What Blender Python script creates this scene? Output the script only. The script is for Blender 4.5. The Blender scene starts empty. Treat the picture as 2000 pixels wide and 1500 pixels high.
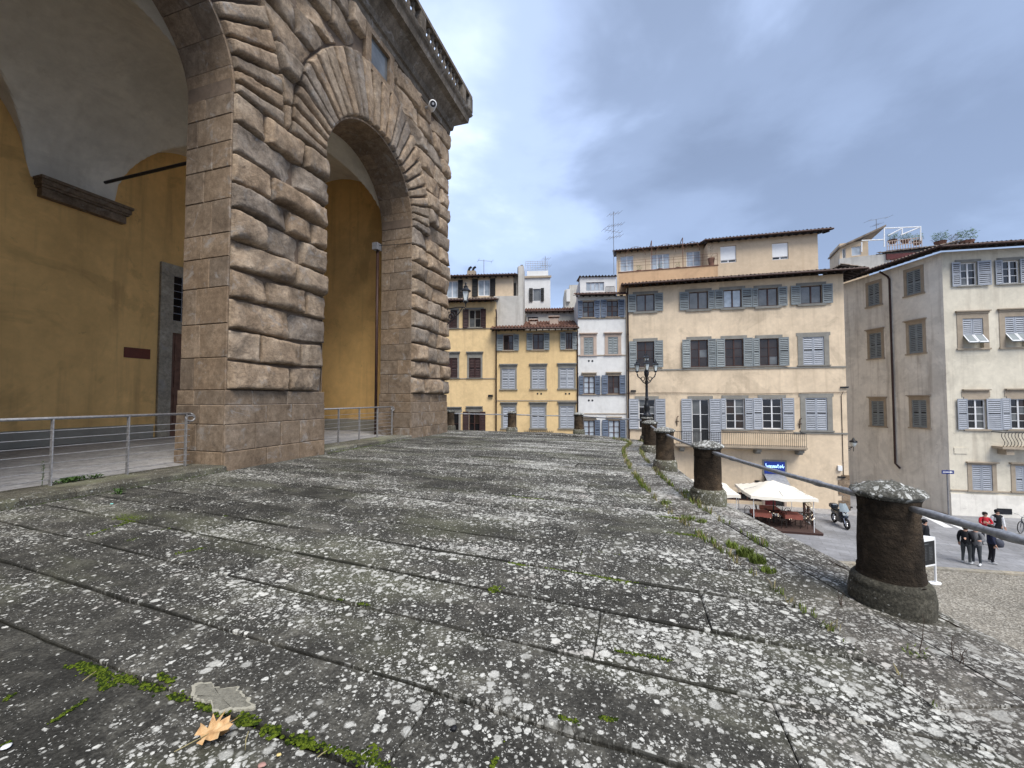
import bpy, bmesh, math, random
from mathutils import Vector as V, Matrix, noise
R = math.radians
random.seed(7)
scene = bpy.context.scene
COL = scene.collection

# ------------------------------------------------------------------ camera
FPX, PITCH, CAMZ = 800.0, math.atan(28 / 800.0), 1.56
cam_d = bpy.data.cameras.new('camera'); cam = bpy.data.objects.new('camera', cam_d); COL.objects.link(cam)
cam_d.sensor_width = 36.0; cam_d.lens = 36.0 * FPX / 2000.0
cam_d.clip_start = 0.05; cam_d.clip_end = 3000
cam.location = (0, 0, CAMZ); cam.rotation_euler = (math.pi / 2 + PITCH, 0, 0)
scene.camera = cam
cy = scene.cycles; cy.max_bounces = 5; cy.diffuse_bounces = 4; cy.glossy_bounces = 2; cy.transmission_bounces = 2; cy.caustics_reflective = False; cy.caustics_refractive = False

# ------------------------------------------------------------------ sky, sun, exposure
SUN_EL, SUN_AZ = R(54), R(157)          # azimuth clockwise from +Y: from behind and to the side of the camera
w = bpy.data.worlds.new('World'); scene.world = w; w.use_nodes = True
nt = w.node_tree; N = nt.nodes; L = nt.links
N.clear()
out = N.new('ShaderNodeOutputWorld'); bg = N.new('ShaderNodeBackground')
sky = N.new('ShaderNodeTexSky'); sky.sky_type = 'NISHITA'; sky.sun_disc = False
sky.sun_elevation = SUN_EL; sky.sun_rotation = SUN_AZ; sky.altitude = 50; sky.air_density = 1.0; sky.dust_density = 1.5
tc = N.new('ShaderNodeTexCoord'); sep = N.new('ShaderNodeSeparateXYZ'); L.new(tc.outputs['Generated'], sep.inputs[0])
def wmath(op, a, b=None):
    m = N.new('ShaderNodeMath'); m.operation = op
    for i, x in enumerate((a, b)):
        if x is None: continue
        if isinstance(x, (int, float)): m.inputs[i].default_value = x
        else: L.new(x, m.inputs[i])
    return m.outputs[0]
zz = wmath('ADD', wmath('MAXIMUM', sep.outputs[2], 0.0), 0.22)
cx = N.new('ShaderNodeCombineXYZ')
L.new(wmath('DIVIDE', sep.outputs[0], zz), cx.inputs[0]); L.new(wmath('DIVIDE', sep.outputs[1], zz), cx.inputs[1])
def wnoise(scale, detail, rough, off, dist=0.0):
    mp = N.new('ShaderNodeMapping'); mp.inputs['Location'].default_value = off
    L.new(cx.outputs[0], mp.inputs[0])
    n = N.new('ShaderNodeTexNoise'); n.inputs['Scale'].default_value = scale; n.inputs['Detail'].default_value = detail
    n.inputs['Roughness'].default_value = rough; n.inputs['Distortion'].default_value = dist
    L.new(mp.outputs[0], n.inputs['Vector']); return n.outputs['Fac']
def wramp(fac, stops):
    r = N.new('ShaderNodeValToRGB'); e = r.color_ramp.elements
    while len(e) < len(stops): e.new(0.5)
    for k, (p, c) in enumerate(stops): e[k].position = p; e[k].color = (*c, 1)
    L.new(fac, r.inputs[0]); r.color_ramp.interpolation = 'EASE'; return r.outputs[0]
big = wnoise(0.62, 3, 0.45, (0.4, 1.2, 0), 0.25)
med = wnoise(1.6, 6, 0.52, (-1.0, 6.1, 0), 0.2)
mixn = wmath('ADD', wmath('MULTIPLY', big, 0.66), wmath('MULTIPLY', med, 0.34))
cloud = wramp(mixn, [(0.39, (0.056, 0.071, 0.104)), (0.47, (0.094, 0.119, 0.172)), (0.535, (0.180, 0.224, 0.322)), (0.63, (0.40, 0.452, 0.55))])
# a thin overcast veil brightens a little towards the horizon all around
hz = wramp(sep.outputs[2], [(0.0, (1, 1, 1)), (0.32, (0.35, 0.35, 0.35)), (0.8, (0, 0, 0))])
mxh = N.new('ShaderNodeMixRGB'); mxh.inputs[2].default_value = (0.23, 0.30, 0.455, 1)
hzm = wmath('MULTIPLY', hz, 0.55); L.new(hzm, mxh.inputs[0]); L.new(cloud, mxh.inputs[1])
skm = N.new('ShaderNodeMixRGB'); skm.blend_type = 'MULTIPLY'; skm.inputs[0].default_value = 1.0
skm.inputs[2].default_value = (0.07, 0.07, 0.07, 1); L.new(sky.outputs[0], skm.inputs[1])
mx = N.new('ShaderNodeMixRGB'); mx.inputs[0].default_value = 0.86
L.new(skm.outputs[0], mx.inputs[1]); L.new(mxh.outputs[0], mx.inputs[2])
L.new(mx.outputs[0], bg.inputs[0]); bg.inputs[1].default_value = 1.22
L.new(bg.outputs[0], out.inputs[0])
sd = bpy.data.lights.new('sun', 'SUN'); so = bpy.data.objects.new('sun', sd); COL.objects.link(so)
sd.energy = 1.5; sd.angle = R(35); sd.color = (1.0, 0.965, 0.91)
to_sun = V((math.sin(SUN_AZ) * math.cos(SUN_EL), math.cos(SUN_AZ) * math.cos(SUN_EL), math.sin(SUN_EL)))
so.rotation_euler = to_sun.to_track_quat('Z', 'Y').to_euler(); so.location = (0, -10, 40)
scene.view_settings.view_transform = 'Standard'; scene.view_settings.look = 'None'
scene.view_settings.exposure = 1.56; scene.view_settings.gamma = 1.0; scene.view_settings.use_curve_mapping = False

# ------------------------------------------------------------------ helpers
def ray(px, py):
    x = (px - 1000) / FPX; y = 1.0; z = -(py - 750) / FPX
    c, s = math.cos(PITCH), math.sin(PITCH)
    return V((x, y * c - z * s, y * s + z * c))
def ground(px, py, z):
    d = ray(px, py); t = (z - CAMZ) / d.z
    return V((d.x * t, d.y * t, z))
def at(px, py, Y):
    d = ray(px, py); t = Y / d.y
    return V((d.x * t, d.y * t, CAMZ + d.z * t))

class MB:
    """collects geometry for one mesh object"""
    def __init__(s): s.v = []; s.f = []; s.m = []
    def add(s, vs, fs, mi=0):
        o = len(s.v); s.v += [tuple(p) for p in vs]; s.f += [tuple(i + o for i in f) for f in fs]; s.m += [mi] * len(fs)
    def quad(s, a, b, c, d, mi=0): s.add((a, b, c, d), ((0, 1, 2, 3),), mi)
    def obox(s, o, ex, ey, ez, mi=0):
        """box from corner o along three edge vectors"""
        o, ex, ey, ez = V(o), V(ex), V(ey), V(ez)
        p = [o, o + ex, o + ex + ey, o + ey, o + ez, o + ex + ez, o + ex + ey + ez, o + ey + ez]
        f = [(0, 3, 2, 1), (4, 5, 6, 7), (0, 1, 5, 4), (1, 2, 6, 5), (2, 3, 7, 6), (3, 0, 4, 7)]
        if ex.cross(ey).dot(ez) < 0: f = [tuple(reversed(q)) for q in f]
        s.add(p, f, mi)
    def box(s, x0, x1, y0, y1, z0, z1, mi=0): s.obox((x0, y0, z0), (x1 - x0, 0, 0), (0, y1 - y0, 0), (0, 0, z1 - z0), mi)
    def bbox(s, x0, x1, y0, y1, z0, z1, b=0.01, mi=0):
        """box with chamfered vertical and horizontal edges (octagon stack)"""
        def ring(z, i): return [(x0 + b + i, y0 + i, z), (x1 - b - i, y0 + i, z), (x1 - i, y0 + b + i, z), (x1 - i, y1 - b - i, z), (x1 - b - i, y1 - i, z), (x0 + b + i, y1 - i, z), (x0 + i, y1 - b - i, z), (x0 + i, y0 + b + i, z)]
        vs = ring(z0, b) + ring(z0 + b, 0) + ring(z1 - b, 0) + ring(z1, b); fs = []
        for k in range(3):
            for i in range(8): j = (i + 1) % 8; fs.append((k * 8 + i, k * 8 + j, k * 8 + 8 + j, k * 8 + 8 + i))
        fs.append(tuple(range(7, -1, -1))); fs.append(tuple(range(24, 32))); s.add(vs, fs, mi)
    def tube(s, path, r, n=6, mi=0, cap=True):
        path = [V(p) for p in path]; rs = r if isinstance(r, (list, tuple)) else [r] * len(path)
        vs, fs = [], []; prev = None
        for i, p in enumerate(path):
            t = (path[min(i + 1, len(path) - 1)] - path[max(i - 1, 0)])
            t = t.normalized() if t.length > 1e-9 else V((0, 0, 1))
            if prev is None: a = t.orthogonal().normalized()
            else:
                a = prev - t * prev.dot(t); a = a.normalized() if a.length > 1e-6 else t.orthogonal().normalized()
            prev = a; b = t.cross(a)
            for k in range(n):
                g = 2 * math.pi * k / n; vs.append(p + (a * math.cos(g) + b * math.sin(g)) * rs[i])
        for i in range(len(path) - 1):
            for k in range(n): j = (k + 1) % n; fs.append((i * n + k, i * n + j, i * n + n + j, i * n + n + k))
        if cap: fs.append(tuple(range(n - 1, -1, -1))); fs.append(tuple((len(path) - 1) * n + k for k in range(n)))
        s.add(vs, fs, mi)
    def lathe(s, prof, n=16, c=(0, 0, 0), mi=0, sx=1.0, sy=1.0, jit=0.0, seed=0):
        vs, fs = [], []
        for i, (r, z) in enumerate(prof):
            for k in range(n):
                g = 2 * math.pi * k / n; q = 1.0
                if jit: q += jit * noise.noise(V((math.cos(g) * 2 + seed, math.sin(g) * 2, z * 9)))
                vs.append((c[0] + r * q * sx * math.cos(g), c[1] + r * q * sy * math.sin(g), c[2] + z))
        for i in range(len(prof) - 1):
            for k in range(n): j = (k + 1) % n; fs.append((i * n + k, i * n + j, i * n + n + j, i * n + n + k))
        fs.append(tuple(range(n - 1, -1, -1))); fs.append(tuple((len(prof) - 1) * n + k for k in range(n)))
        s.add(vs, fs, mi)
    def build(s, name, mat, parent=None, smooth=False):
        me = bpy.data.meshes.new(name); me.from_pydata(s.v, [], s.f)
        for m in (mat if isinstance(mat, (list, tuple)) else [mat]): me.materials.append(m)
        if any(s.m): me.polygons.foreach_set('material_index', s.m)
        if smooth: me.polygons.foreach_set('use_smooth', [True] * len(me.polygons))
        me.update()
        return link(name, me, parent)
ROOTW = {}
def link(name, data, parent=None):
    o = bpy.data.objects.new(name, data); COL.objects.link(o)
    if parent is not None:
        o.parent = parent
        if parent.name in ROOTW: o.matrix_parent_inverse = ROOTW[parent.name]
    return o
def tag(o, label=None, cat=None, group=None, kind=None):
    for k, x in (('label', label), ('category', cat), ('group', group), ('kind', kind)):
        if x: o[k] = x
    return o
def root(name, loc, label, cat, group=None, rz=0.0, world=False):
    """an Empty at a thing's base; world=True: its parts are given in world coordinates"""
    o = bpy.data.objects.new(name, None); COL.objects.link(o); o.location = loc; o.rotation_euler = (0, 0, rz)
    o.empty_display_size = 0.2
    if world: ROOTW[o.name] = Matrix.Translation(-V(loc))
    return tag(o, label, cat, group)
def copy_tree(o, parent=None):
    c = o.copy(); COL.objects.link(c)
    if parent is not None: c.parent = parent; c.matrix_parent_inverse = o.matrix_parent_inverse.copy()
    for ch in [x for x in COL.objects if x.parent == o]: copy_tree(ch, c)
    return c

# ------------------------------------------------------------------ materials
class NT:
    def __init__(s, name):
        s.mat = bpy.data.materials.new(name); s.mat.use_nodes = True; t = s.mat.node_tree; s.t = t; s.N = t.nodes; s.L = t.links
        s.b = s.N['Principled BSDF']
        s.pos = s.N.new('ShaderNodeNewGeometry').outputs['Position']
        s.obj = s.N.new('ShaderNodeObjectInfo')
    def put(s, sock, x):
        if isinstance(x, (int, float)): sock.default_value = x
        elif isinstance(x, (tuple, list)): sock.default_value = (*x, 1) if len(x) == 3 and sock.type == 'RGBA' else x
        else: s.L.new(x, sock)
    def math(s, op, a, b=0.0, clamp=False):
        m = s.N.new('ShaderNodeMath'); m.operation = op; m.use_clamp = clamp; s.put(m.inputs[0], a); s.put(m.inputs[1], b); return m.outputs[0]
    def vec(s, op, a, b):
        m = s.N.new('ShaderNodeVectorMath'); m.operation = op; s.put(m.inputs[0], a)
        if op == 'SCALE': s.put(m.inputs['Scale'], b)
        else: s.put(m.inputs[1], b)
        return m.outputs[0]
    def scale(s, v, xyz): return s.vec('MULTIPLY', v, xyz)
    def noise(s, scale, detail=4, rough=0.55, vec=None, dist=0.0, col=False):
        n = s.N.new('ShaderNodeTexNoise'); n.inputs['Scale'].default_value = scale; n.inputs['Detail'].default_value = detail
        n.inputs['Roughness'].default_value = rough; n.inputs['Distortion'].default_value = dist
        s.L.new(vec if vec is not None else s.pos, n.inputs['Vector']); return n.outputs['Color' if col else 'Fac']
    def voro(s, scale, vec=None, feat='F1', out='Distance', rand=1.0):
        n = s.N.new('ShaderNodeTexVoronoi'); n.feature = feat; n.inputs['Scale'].default_value = scale; n.inputs['Randomness'].default_value = rand
        s.L.new(vec if vec is not None else s.pos, n.inputs['Vector']); return n.outputs[out]
    def ramp(s, fac, stops, interp='LINEAR'):
        r = s.N.new('ShaderNodeValToRGB'); e = r.color_ramp.elements; r.color_ramp.interpolation = interp
        while len(e) < len(stops): e.new(0.5)
        for k, (p, c) in enumerate(stops):
            e[k].position = p; e[k].color = (*c, 1) if isinstance(c, (tuple, list)) else (c, c, c, 1)
        s.put(r.inputs[0], fac); return r.outputs[0]
    def mix(s, fac, a, b, mode='MIX'):
        m = s.N.new('ShaderNodeMixRGB'); m.blend_type = mode; s.put(m.inputs[0], fac); s.put(m.inputs[1], a); s.put(m.inputs[2], b); return m.outputs[0]
    def rnd(s): return s.obj.outputs['Random']
    def bump(s, h, strength=0.3, dist=0.02):
        b = s.N.new('ShaderNodeBump'); b.inputs['Strength'].default_value = strength; b.inputs['Distance'].default_value = dist
        s.put(b.inputs['Height'], h); s.L.new(b.outputs[0], s.b.inputs['Normal'])
    def done(s, color, rough=0.85, metal=0.0, spec=0.3):
        s.put(s.b.inputs['Base Color'], color); s.put(s.b.inputs['Roughness'], rough); s.put(s.b.inputs['Metallic'], metal)
        s.b.inputs['Specular IOR Level'].default_value = spec; return s.mat

def mul(c, k): return tuple(min(1.0, x * k) for x in c)
def simple(name, c, rough=0.7, metal=0.0, var=0.18, scale=6.0, bump=0.0, bscale=40, spec=0.3):
    t = NT(name); f = t.noise(scale, 5, 0.6)
    col = t.ramp(f, [(0.3, mul(c, 1 - var)), (0.7, mul(c, 1 + var))])
    col = t.mix(1.0, col, t.ramp(t.rnd(), [(0, 0.9), (1, 1.08)]), 'MULTIPLY')
    if bump: t.bump(t.noise(bscale, 4, 0.6), bump, 0.01)
    return t.done(col, rough, metal, spec)

def plaster(name, c, dirt=(0.30, 0.27, 0.22), streak=0.35, patch=0.25):
    t = NT(name)
    f1 = t.noise(0.55, 6, 0.6); f2 = t.noise(3.5, 6, 0.65); st = t.noise(1.0, 5, 0.6, t.scale(t.pos, (2.6, 2.6, 0.16)))
    col = t.ramp(f1, [(0.3, mul(c, 1 - patch * 0.5)), (0.52, c), (0.75, mul(c, 1 + patch * 0.35))])
    col = t.mix(1.0, col, t.ramp(f2, [(0.25, 0.88), (0.75, 1.06)]), 'MULTIPLY')
    col = t.mix(t.math('MULTIPLY', t.ramp(st, [(0.52, 0), (0.74, 1)]), streak), col, dirt)
    pa = t.noise(0.33, 5, 0.7, t.vec('ADD', t.pos, (11, 3, 7)), 0.8)
    col = t.mix(1.0, col, t.ramp(pa, [(0.40, 1.0 - patch * 0.45), (0.47, 1.0), (0.60, 1.0), (0.64, 1.0 + patch * 0.2)]), 'MULTIPLY')
    sp = t.noise(1.6, 6, 0.75, dist=0.6)
    col = t.mix(t.math('MULTIPLY', t.ramp(sp, [(0.63, 0), (0.70, 1)]), streak * 0.7), col, mul(dirt, 0.9))
    t.bump(t.noise(22, 5, 0.6), 0.12, 0.02)
    return t.done(col, 0.9, 0, 0.15)

# lichen-covered paving: pale round crusts of several sizes on dark sandstone
def lichen_stone(name, dark, light, density=0.5, tint=(0.67, 0.655, 0.59), green=0.25, flat=True):
    t = NT(name)
    p = t.pos
    wob = t.vec('SCALE', t.vec('SUBTRACT', t.noise(14, 3, 0.6, col=True), (0.5, 0.5, 0.5)), 0.035)
    q = t.vec('ADD', p, wob)
    wob2 = t.vec('SCALE', t.vec('SUBTRACT', t.noise(48, 3, 0.65, col=True), (0.5, 0.5, 0.5)), 0.022)
    q = t.vec('ADD', q, wob2)
    if flat: q = t.scale(q, (1, 1, 0.0))
    if flat:   # colonies follow the rows of slabs
        dx = t.N.new('ShaderNodeVectorMath'); dx.operation = 'DOT_PRODUCT'; t.L.new(p, dx.inputs[0]); dx.inputs[1].default_value = (0.938, -0.351, 0)
        dy = t.N.new('ShaderNodeVectorMath'); dy.operation = 'DOT_PRODUCT'; t.L.new(p, dy.inputs[0]); dy.inputs[1].default_value = (0.351, 0.938, 0)
        cb = t.N.new('ShaderNodeCombineXYZ'); t.L.new(t.math('MULTIPLY', dx.outputs['Value'], 0.42), cb.inputs[0]); t.L.new(t.math('MULTIPLY', dy.outputs['Value'], 1.25), cb.inputs[1])
        rowv = cb.outputs[0]
    else: rowv = p
    dens = t.noise(0.85 if flat else 0.42, 5, 0.62, rowv, dist=0.4)
    dens2 = t.noise(2.1, 4, 0.6, rowv)
    gx = t.N.new('ShaderNodeSeparateXYZ'); t.L.new(p, gx.inputs[0])
    dd = t.math('ADD', t.math('MULTIPLY', dens, 1.55), t.math('MULTIPLY', dens2, 0.7))          # about 0.3..1.2, mean 0.78
    dd = t.math('ADD', dd, t.math('MULTIPLY', t.rnd(), 0.20))
    if flat:  # the windward, outer side of the terrace carries more lichen than the sheltered side by the wall
        dd = t.math('ADD', dd, t.math('MULTIPLY', t.math('MINIMUM', t.math('MAXIMUM', gx.outputs[0], -4.0), 3.0), 0.034))
    dd = t.math('SUBTRACT', dd, 1.115 - 0.35 * (density - 0.5))
    g = t.noise(3.0, 6, 0.72); g2 = t.noise(55, 3, 0.7)
    col = t.ramp(g, [(0.28, dark), (0.5, mul(dark, 1.7)), (0.72, light)])
    col = t.mix(1.0, col, t.ramp(g2, [(0.25, 0.40), (0.5, 0.95), (0.78, 2.0)]), 'MULTIPLY')
    col = t.mix(1.0, col, t.ramp(t.rnd(), [(0, 0.78), (1, 1.22)]), 'MULTIPLY')
    # soft grey-green algae bloom
    al = t.noise(0.9, 5, 0.65, t.vec('ADD', rowv, (7.3, 2.1, 0)))
    col = t.mix(t.math('MULTIPLY', t.ramp(al, [(0.5, 0), (0.72, 1)]), green), col, (0.21, 0.215, 0.125))
    total = None
    for sc, lo, hi, off, amt in ((10.5, 0.02, 0.30, (0, 0, 0), 0.8), (21.0, 0.05, 0.44, (3.3, 1.7, 0), 0.95), (42.0, 0.10, 0.52, (1.1, 9.2, 0), 0.85), (88.0, 0.15, 0.56, (5.1, 4.2, 0), 0.65)):
        qq = t.vec('ADD', q, off)
        d = t.voro(sc, qq); c = d.node.outputs['Color']
        sx = t.N.new('ShaderNodeSeparateColor'); t.L.new(c, sx.inputs[0])
        rad = t.math('ADD', t.math('MULTIPLY', t.math('POWER', sx.outputs[0], 2.2), hi - lo), t.math('MULTIPLY', dd, 0.62))
        rad = t.math('SUBTRACT', rad, 0.02)
        m = t.math('MULTIPLY', t.math('SUBTRACT', rad, d), 9.0, True)
        m = t.math('MULTIPLY', m, t.math('ADD', t.math('MULTIPLY', sx.outputs[1], 0.5), amt - 0.3), True)
        total = m if total is None else t.math('MAXIMUM', total, m)
    gran = t.noise(120, 3, 0.6)
    lc = t.mix(t.ramp(t.noise(6, 3, 0.5), [(0.35, 0), (0.65, 1)]), tint, mul(tint, 0.72))
    lc = t.mix(t.ramp(t.noise(2.2, 3, 0.5), [(0.60, 0), (0.70, 0.5)]), lc, (0.50, 0.43, 0.38))
    lc = t.mix(1.0, lc, t.ramp(gran, [(0.3, 0.72), (0.7, 1.12)]), 'MULTIPLY')
    at_ = t.N.new('ShaderNodeAttribute'); at_.attribute_name = 'edge'
    ed = t.ramp(t.math('ADD', at_.outputs['Fac'], t.math('MULTIPLY', t.math('SUBTRACT', t.noise(16, 3, 0.6), 0.5), 0.9)), [(0.42, 0), (0.80, 1)])
    total = t.math('MULTIPLY', total, t.math('SUBTRACT', 1.0, t.math('MULTIPLY', ed, 0.85)))
    col = t.mix(total, col, lc)
    col = t.mix(t.math('MULTIPLY', ed, 0.6), col, (0.018, 0.018, 0.014))
    h = t.math('ADD', t.math('MULTIPLY', t.noise(60, 3, 0.7), 0.6), t.math('MULTIPLY', t.noise(9, 2, 0.65), 0.9))
    t.bump(h, 0.6, 0.02)
    return t.done(col, 0.92, 0, 0.18)

M = {}
M['slab'] = lichen_stone('lichen_paving', (0.028, 0.0265, 0.0225), (0.125, 0.118, 0.097), 0.78, green=0.32)
M['coping'] = lichen_stone('lichen_coping', (0.045, 0.041, 0.035), (0.16, 0.147, 0.122), 0.80, (0.60, 0.58, 0.52), 0.15)
M['cap'] = lichen_stone('lichen_cap', (0.05, 0.048, 0.042), (0.16, 0.155, 0.14), 0.80, (0.60, 0.60, 0.56), 0.1)

def rustic(name, a, b, c, coarse=True, soot=0.5):
    t = NT(name)
    off = t.N.new('ShaderNodeCombineXYZ'); t.L.new(t.math('MULTIPLY', t.rnd(), 57.0), off.inputs[0]); t.L.new(t.math('MULTIPLY', t.rnd(), 31.0), off.inputs[2])
    p = t.vec('ADD', t.pos, off.outputs[0])
    f = t.noise(1.6, 7, 0.66, p, 0.4); f2 = t.noise(9, 6, 0.7, p); f3 = t.noise(38, 4, 0.7, p)
    col = t.ramp(f, [(0.28, a), (0.5, b), (0.74, c)])
    col = t.mix(1.0, col, t.ramp(f2, [(0.25, 0.55), (0.5, 0.98), (0.8, 1.42)]), 'MULTIPLY')
    col = t.mix(1.0, col, t.ramp(f3, [(0.3, 0.80), (0.7, 1.16)]), 'MULTIPLY')
    hue = t.ramp(t.rnd(), [(0, (0.78, 0.80, 0.84)), (0.35, (1.0, 0.97, 0.92)), (0.7, (1.10, 1.0, 0.88)), (1, (1.26, 1.20, 1.12))] if coarse else [(0, (0.84, 0.85, 0.87)), (0.5, (1.0, 0.97, 0.93)), (1, (1.12, 1.06, 0.98))])
    col = t.mix(1.0, col, hue, 'MULTIPLY')
    gy = t.noise(2.4, 5, 0.7, t.vec('ADD', p, (4, 9, 2)), 0.8)
    col = t.mix(t.ramp(gy, [(0.56, 0), (0.68, 0.55)]), col, mul(c, 0.85) if name.startswith('black') else (0.34, 0.325, 0.305))
    dk = t.noise(0.8, 6, 0.7, t.scale(t.pos, (1.3, 1.3, 0.45)), 0.5)
    col = t.mix(t.math('MULTIPLY', t.ramp(dk, [(0.5, 0), (0.7, 1)]), soot), col, mul(a, 0.55))
    h = t.math('ADD', t.math('MULTIPLY', t.noise(11, 5, 0.74, p, 0.3), 1.0), t.math('MULTIPLY', t.noise(60, 3, 0.7, p), 0.35))
    t.bump(h, 0.95 if coarse else 0.4, 0.05 if coarse else 0.014)
    return t.done(col, 0.92, 0, 0.15)
M['rustic'] = rustic('rough_brown_sandstone', (0.150, 0.115, 0.085), (0.310, 0.248, 0.188), (0.50, 0.42, 0.335))
M['ashlar'] = rustic('dressed_brown_sandstone', (0.150, 0.109, 0.075), (0.222, 0.167, 0.118), (0.31, 0.243, 0.18), False, 0.45)
M['mortar'] = simple('dark_mortar', (0.15, 0.11, 0.08), 0.95, bump=0.4)
M['lime'] = simple('pale_lime_joint', (0.34, 0.27, 0.20), 0.95, bump=0.3)
M['greystone'] = rustic('grey_pietra_serena', (0.22, 0.205, 0.17), (0.33, 0.305, 0.25), (0.42, 0.39, 0.33), False, 0.2)
M['cornice'] = rustic('weathered_cornice_stone', (0.075, 0.064, 0.052), (0.13, 0.112, 0.092), (0.20, 0.175, 0.148), False, 0.7)
M['ochre'] = plaster('ochre_plaster', (0.78, 0.495, 0.195), (0.33, 0.20, 0.09), 0.5, 0.4)
M['vault'] = plaster('grey_white_vault_plaster', (0.80, 0.775, 0.70), (0.42, 0.38, 0.31), 0.3, 0.25)
M['skirt'] = plaster('grey_painted_skirting', (0.33, 0.31, 0.26), (0.2, 0.18, 0.15), 0.3)
M['floor'] = rustic('loggia_floor_stone', (0.23, 0.235, 0.245), (0.31, 0.315, 0.33), (0.40, 0.405, 0.42), False, 0.2)
M['kerb'] = lichen_stone('mossy_kerb_stone', (0.06, 0.055, 0.042), (0.20, 0.185, 0.14), 0.28, (0.45, 0.45, 0.40), 0.75, flat=False)
M['bollard'] = rustic('black_crusted_bollard_stone', (0.014, 0.011, 0.008), (0.040, 0.031, 0.023), (0.125, 0.092, 0.062), True, 0.5)
M['bollard_base'] = lichen_stone('lichen_bollard_base', (0.05, 0.046, 0.035), (0.17, 0.155, 0.12), 0.42, (0.50, 0.49, 0.43), 0.5, flat=False)
M['iron'] = simple('grey_iron', (0.34, 0.345, 0.36), 0.45, 0.45, 0.35, 30, 0.25, 90)
M['railing'] = simple('galvanised_railing', (0.30, 0.29, 0.285), 0.55, 0.4, 0.3, 25)
M['black_iron'] = simple('black_painted_iron', (0.018, 0.019, 0.022), 0.4, 0.2, 0.3)
M['soil'] = simple('dark_joint_soil', (0.022, 0.021, 0.016), 1.0, bump=0.6)
M['moss'] = simple('moss', (0.095, 0.128, 0.014), 1.0, 0, 0.55, 45, 1.0, 160, 0.05)
M['moss_dark'] = simple('dark_moss', (0.030, 0.048, 0.009), 1.0, 0, 0.5, 45, 1.0, 160, 0.05)
def leafmat(name, c, tr=0.25):
    t = NT(name); col = t.ramp(t.noise(9, 3, 0.5), [(0.3, mul(c, 0.6)), (0.7, mul(c, 1.5))])
    m = t.done(col, 0.7, 0, 0.2); t.b.inputs['Subsurface Weight'].default_value = 0.0
    return m
M['grass'] = leafmat('grass_blades', (0.115, 0.15, 0.028)); M['straw'] = leafmat('dry_straw', (0.26, 0.22, 0.11)); M['weed'] = leafmat('weed_leaves', (0.055, 0.10, 0.025))
M['twig'] = simple('dry_twig', (0.075, 0.055, 0.042), 0.9)
M['door'] = simple('weathered_brown_door', (0.16, 0.085, 0.058), 0.65, 0, 0.3, 5, 0.3, 30)
M['plaque'] = simple('dark_red_plaque', (0.125, 0.030, 0.014), 0.45)
M['glass'] = simple('dark_window_glass', (0.012, 0.013, 0.015), 0.06, 0, 0.3, 1.0, spec=0.6)
M['glass_brown'] = simple('brownish_window_glass', (0.035, 0.025, 0.02), 0.10, 0, 0.4, 1.2, spec=0.5)
M['glass_pale'] = simple('curtained_window_glass', (0.36, 0.41, 0.46), 0.10, 0, 0.35, 1.5, spec=0.6)
M['glass_grey'] = simple('grey_screened_glass', (0.11, 0.115, 0.115), 0.12, 0, 0.4, 1.6, spec=0.6)
M['white'] = simple('white_window_paint', (0.66, 0.66, 0.66), 0.5, 0, 0.06)
M['white_plain'] = simple('white_paint', (0.75, 0.75, 0.74), 0.5, 0, 0.04)
M['brownwood'] = simple('dark_brown_wood', (0.055, 0.026, 0.020), 0.55, 0, 0.25)
M['shutter_grey'] = simple('grey_green_shutter', (0.225, 0.25, 0.255), 0.6, 0, 0.14, 3)
M['shutter_light'] = simple('pale_grey_shutter', (0.33, 0.35, 0.385), 0.55, 0, 0.10, 3)
M['shutter_blue'] = simple('slate_blue_shutter', (0.105, 0.135, 0.19), 0.6, 0, 0.15, 3)
M['shutter_dark'] = simple('dark_brown_shutter', (0.040, 0.018, 0.017), 0.6, 0, 0.25, 3)
M['shutter_black'] = simple('black_shutter', (0.014, 0.013, 0.013), 0.6, 0, 0.25, 3)
M['trim'] = simple('grey_stone_trim', (0.225, 0.215, 0.19), 0.85, 0, 0.16, 3, 0.2)
M['trim_pink'] = simple('pinkish_stone_trim', (0.42, 0.33, 0.27), 0.85, 0, 0.12, 3, 0.2)
M['trim_tan'] = simple('tan_stone_trim', (0.34, 0.28, 0.21), 0.85, 0, 0.14, 3, 0.2)
M['cream'] = plaster('cream_plaster', (0.70, 0.565, 0.405), (0.46, 0.36, 0.25), 0.6, 0.36)
M['cream_attic'] = plaster('pale_peach_plaster', (0.60, 0.475, 0.335), (0.42, 0.30, 0.19), 0.25, 0.15)
M['orange'] = plaster('peach_parapet_plaster', (0.56, 0.37, 0.22), (0.35, 0.2, 0.12), 0.35, 0.2)
M['yellow'] = plaster('yellow_plaster', (0.75, 0.555, 0.30), (0.48, 0.33, 0.19), 0.42, 0.2)
M['yellow2'] = plaster('warm_yellow_plaster', (0.70, 0.51, 0.265), (0.45, 0.30, 0.17), 0.42, 0.2)
M['whitewall'] = plaster('white_plaster', (0.66, 0.655, 0.635), (0.42, 0.40, 0.37), 0.18, 0.1)
M['dirtywhite'] = plaster('stained_white_plaster', (0.50, 0.48, 0.44), (0.24, 0.22, 0.19), 0.75, 0.2)
M['beige'] = plaster('beige_plaster', (0.65, 0.595, 0.48), (0.38, 0.33, 0.26), 0.55, 0.26)
M['beige_side'] = plaster('weathered_lifted_beige_plaster', (0.77, 0.73, 0.65), (0.33, 0.28, 0.23), 0.6, 0.3)  # side wall gets little sun, so extra lightness is painted into its beige
M['tile'] = simple('terracotta_roof_tiles', (0.155, 0.080, 0.056), 0.9, 0, 0.55, 3.0, 0.4)
M['tile_grey'] = simple('lichen_grey_roof_tiles', (0.20, 0.16, 0.125), 0.9, 0, 0.5, 3.0, 0.4)
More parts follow.
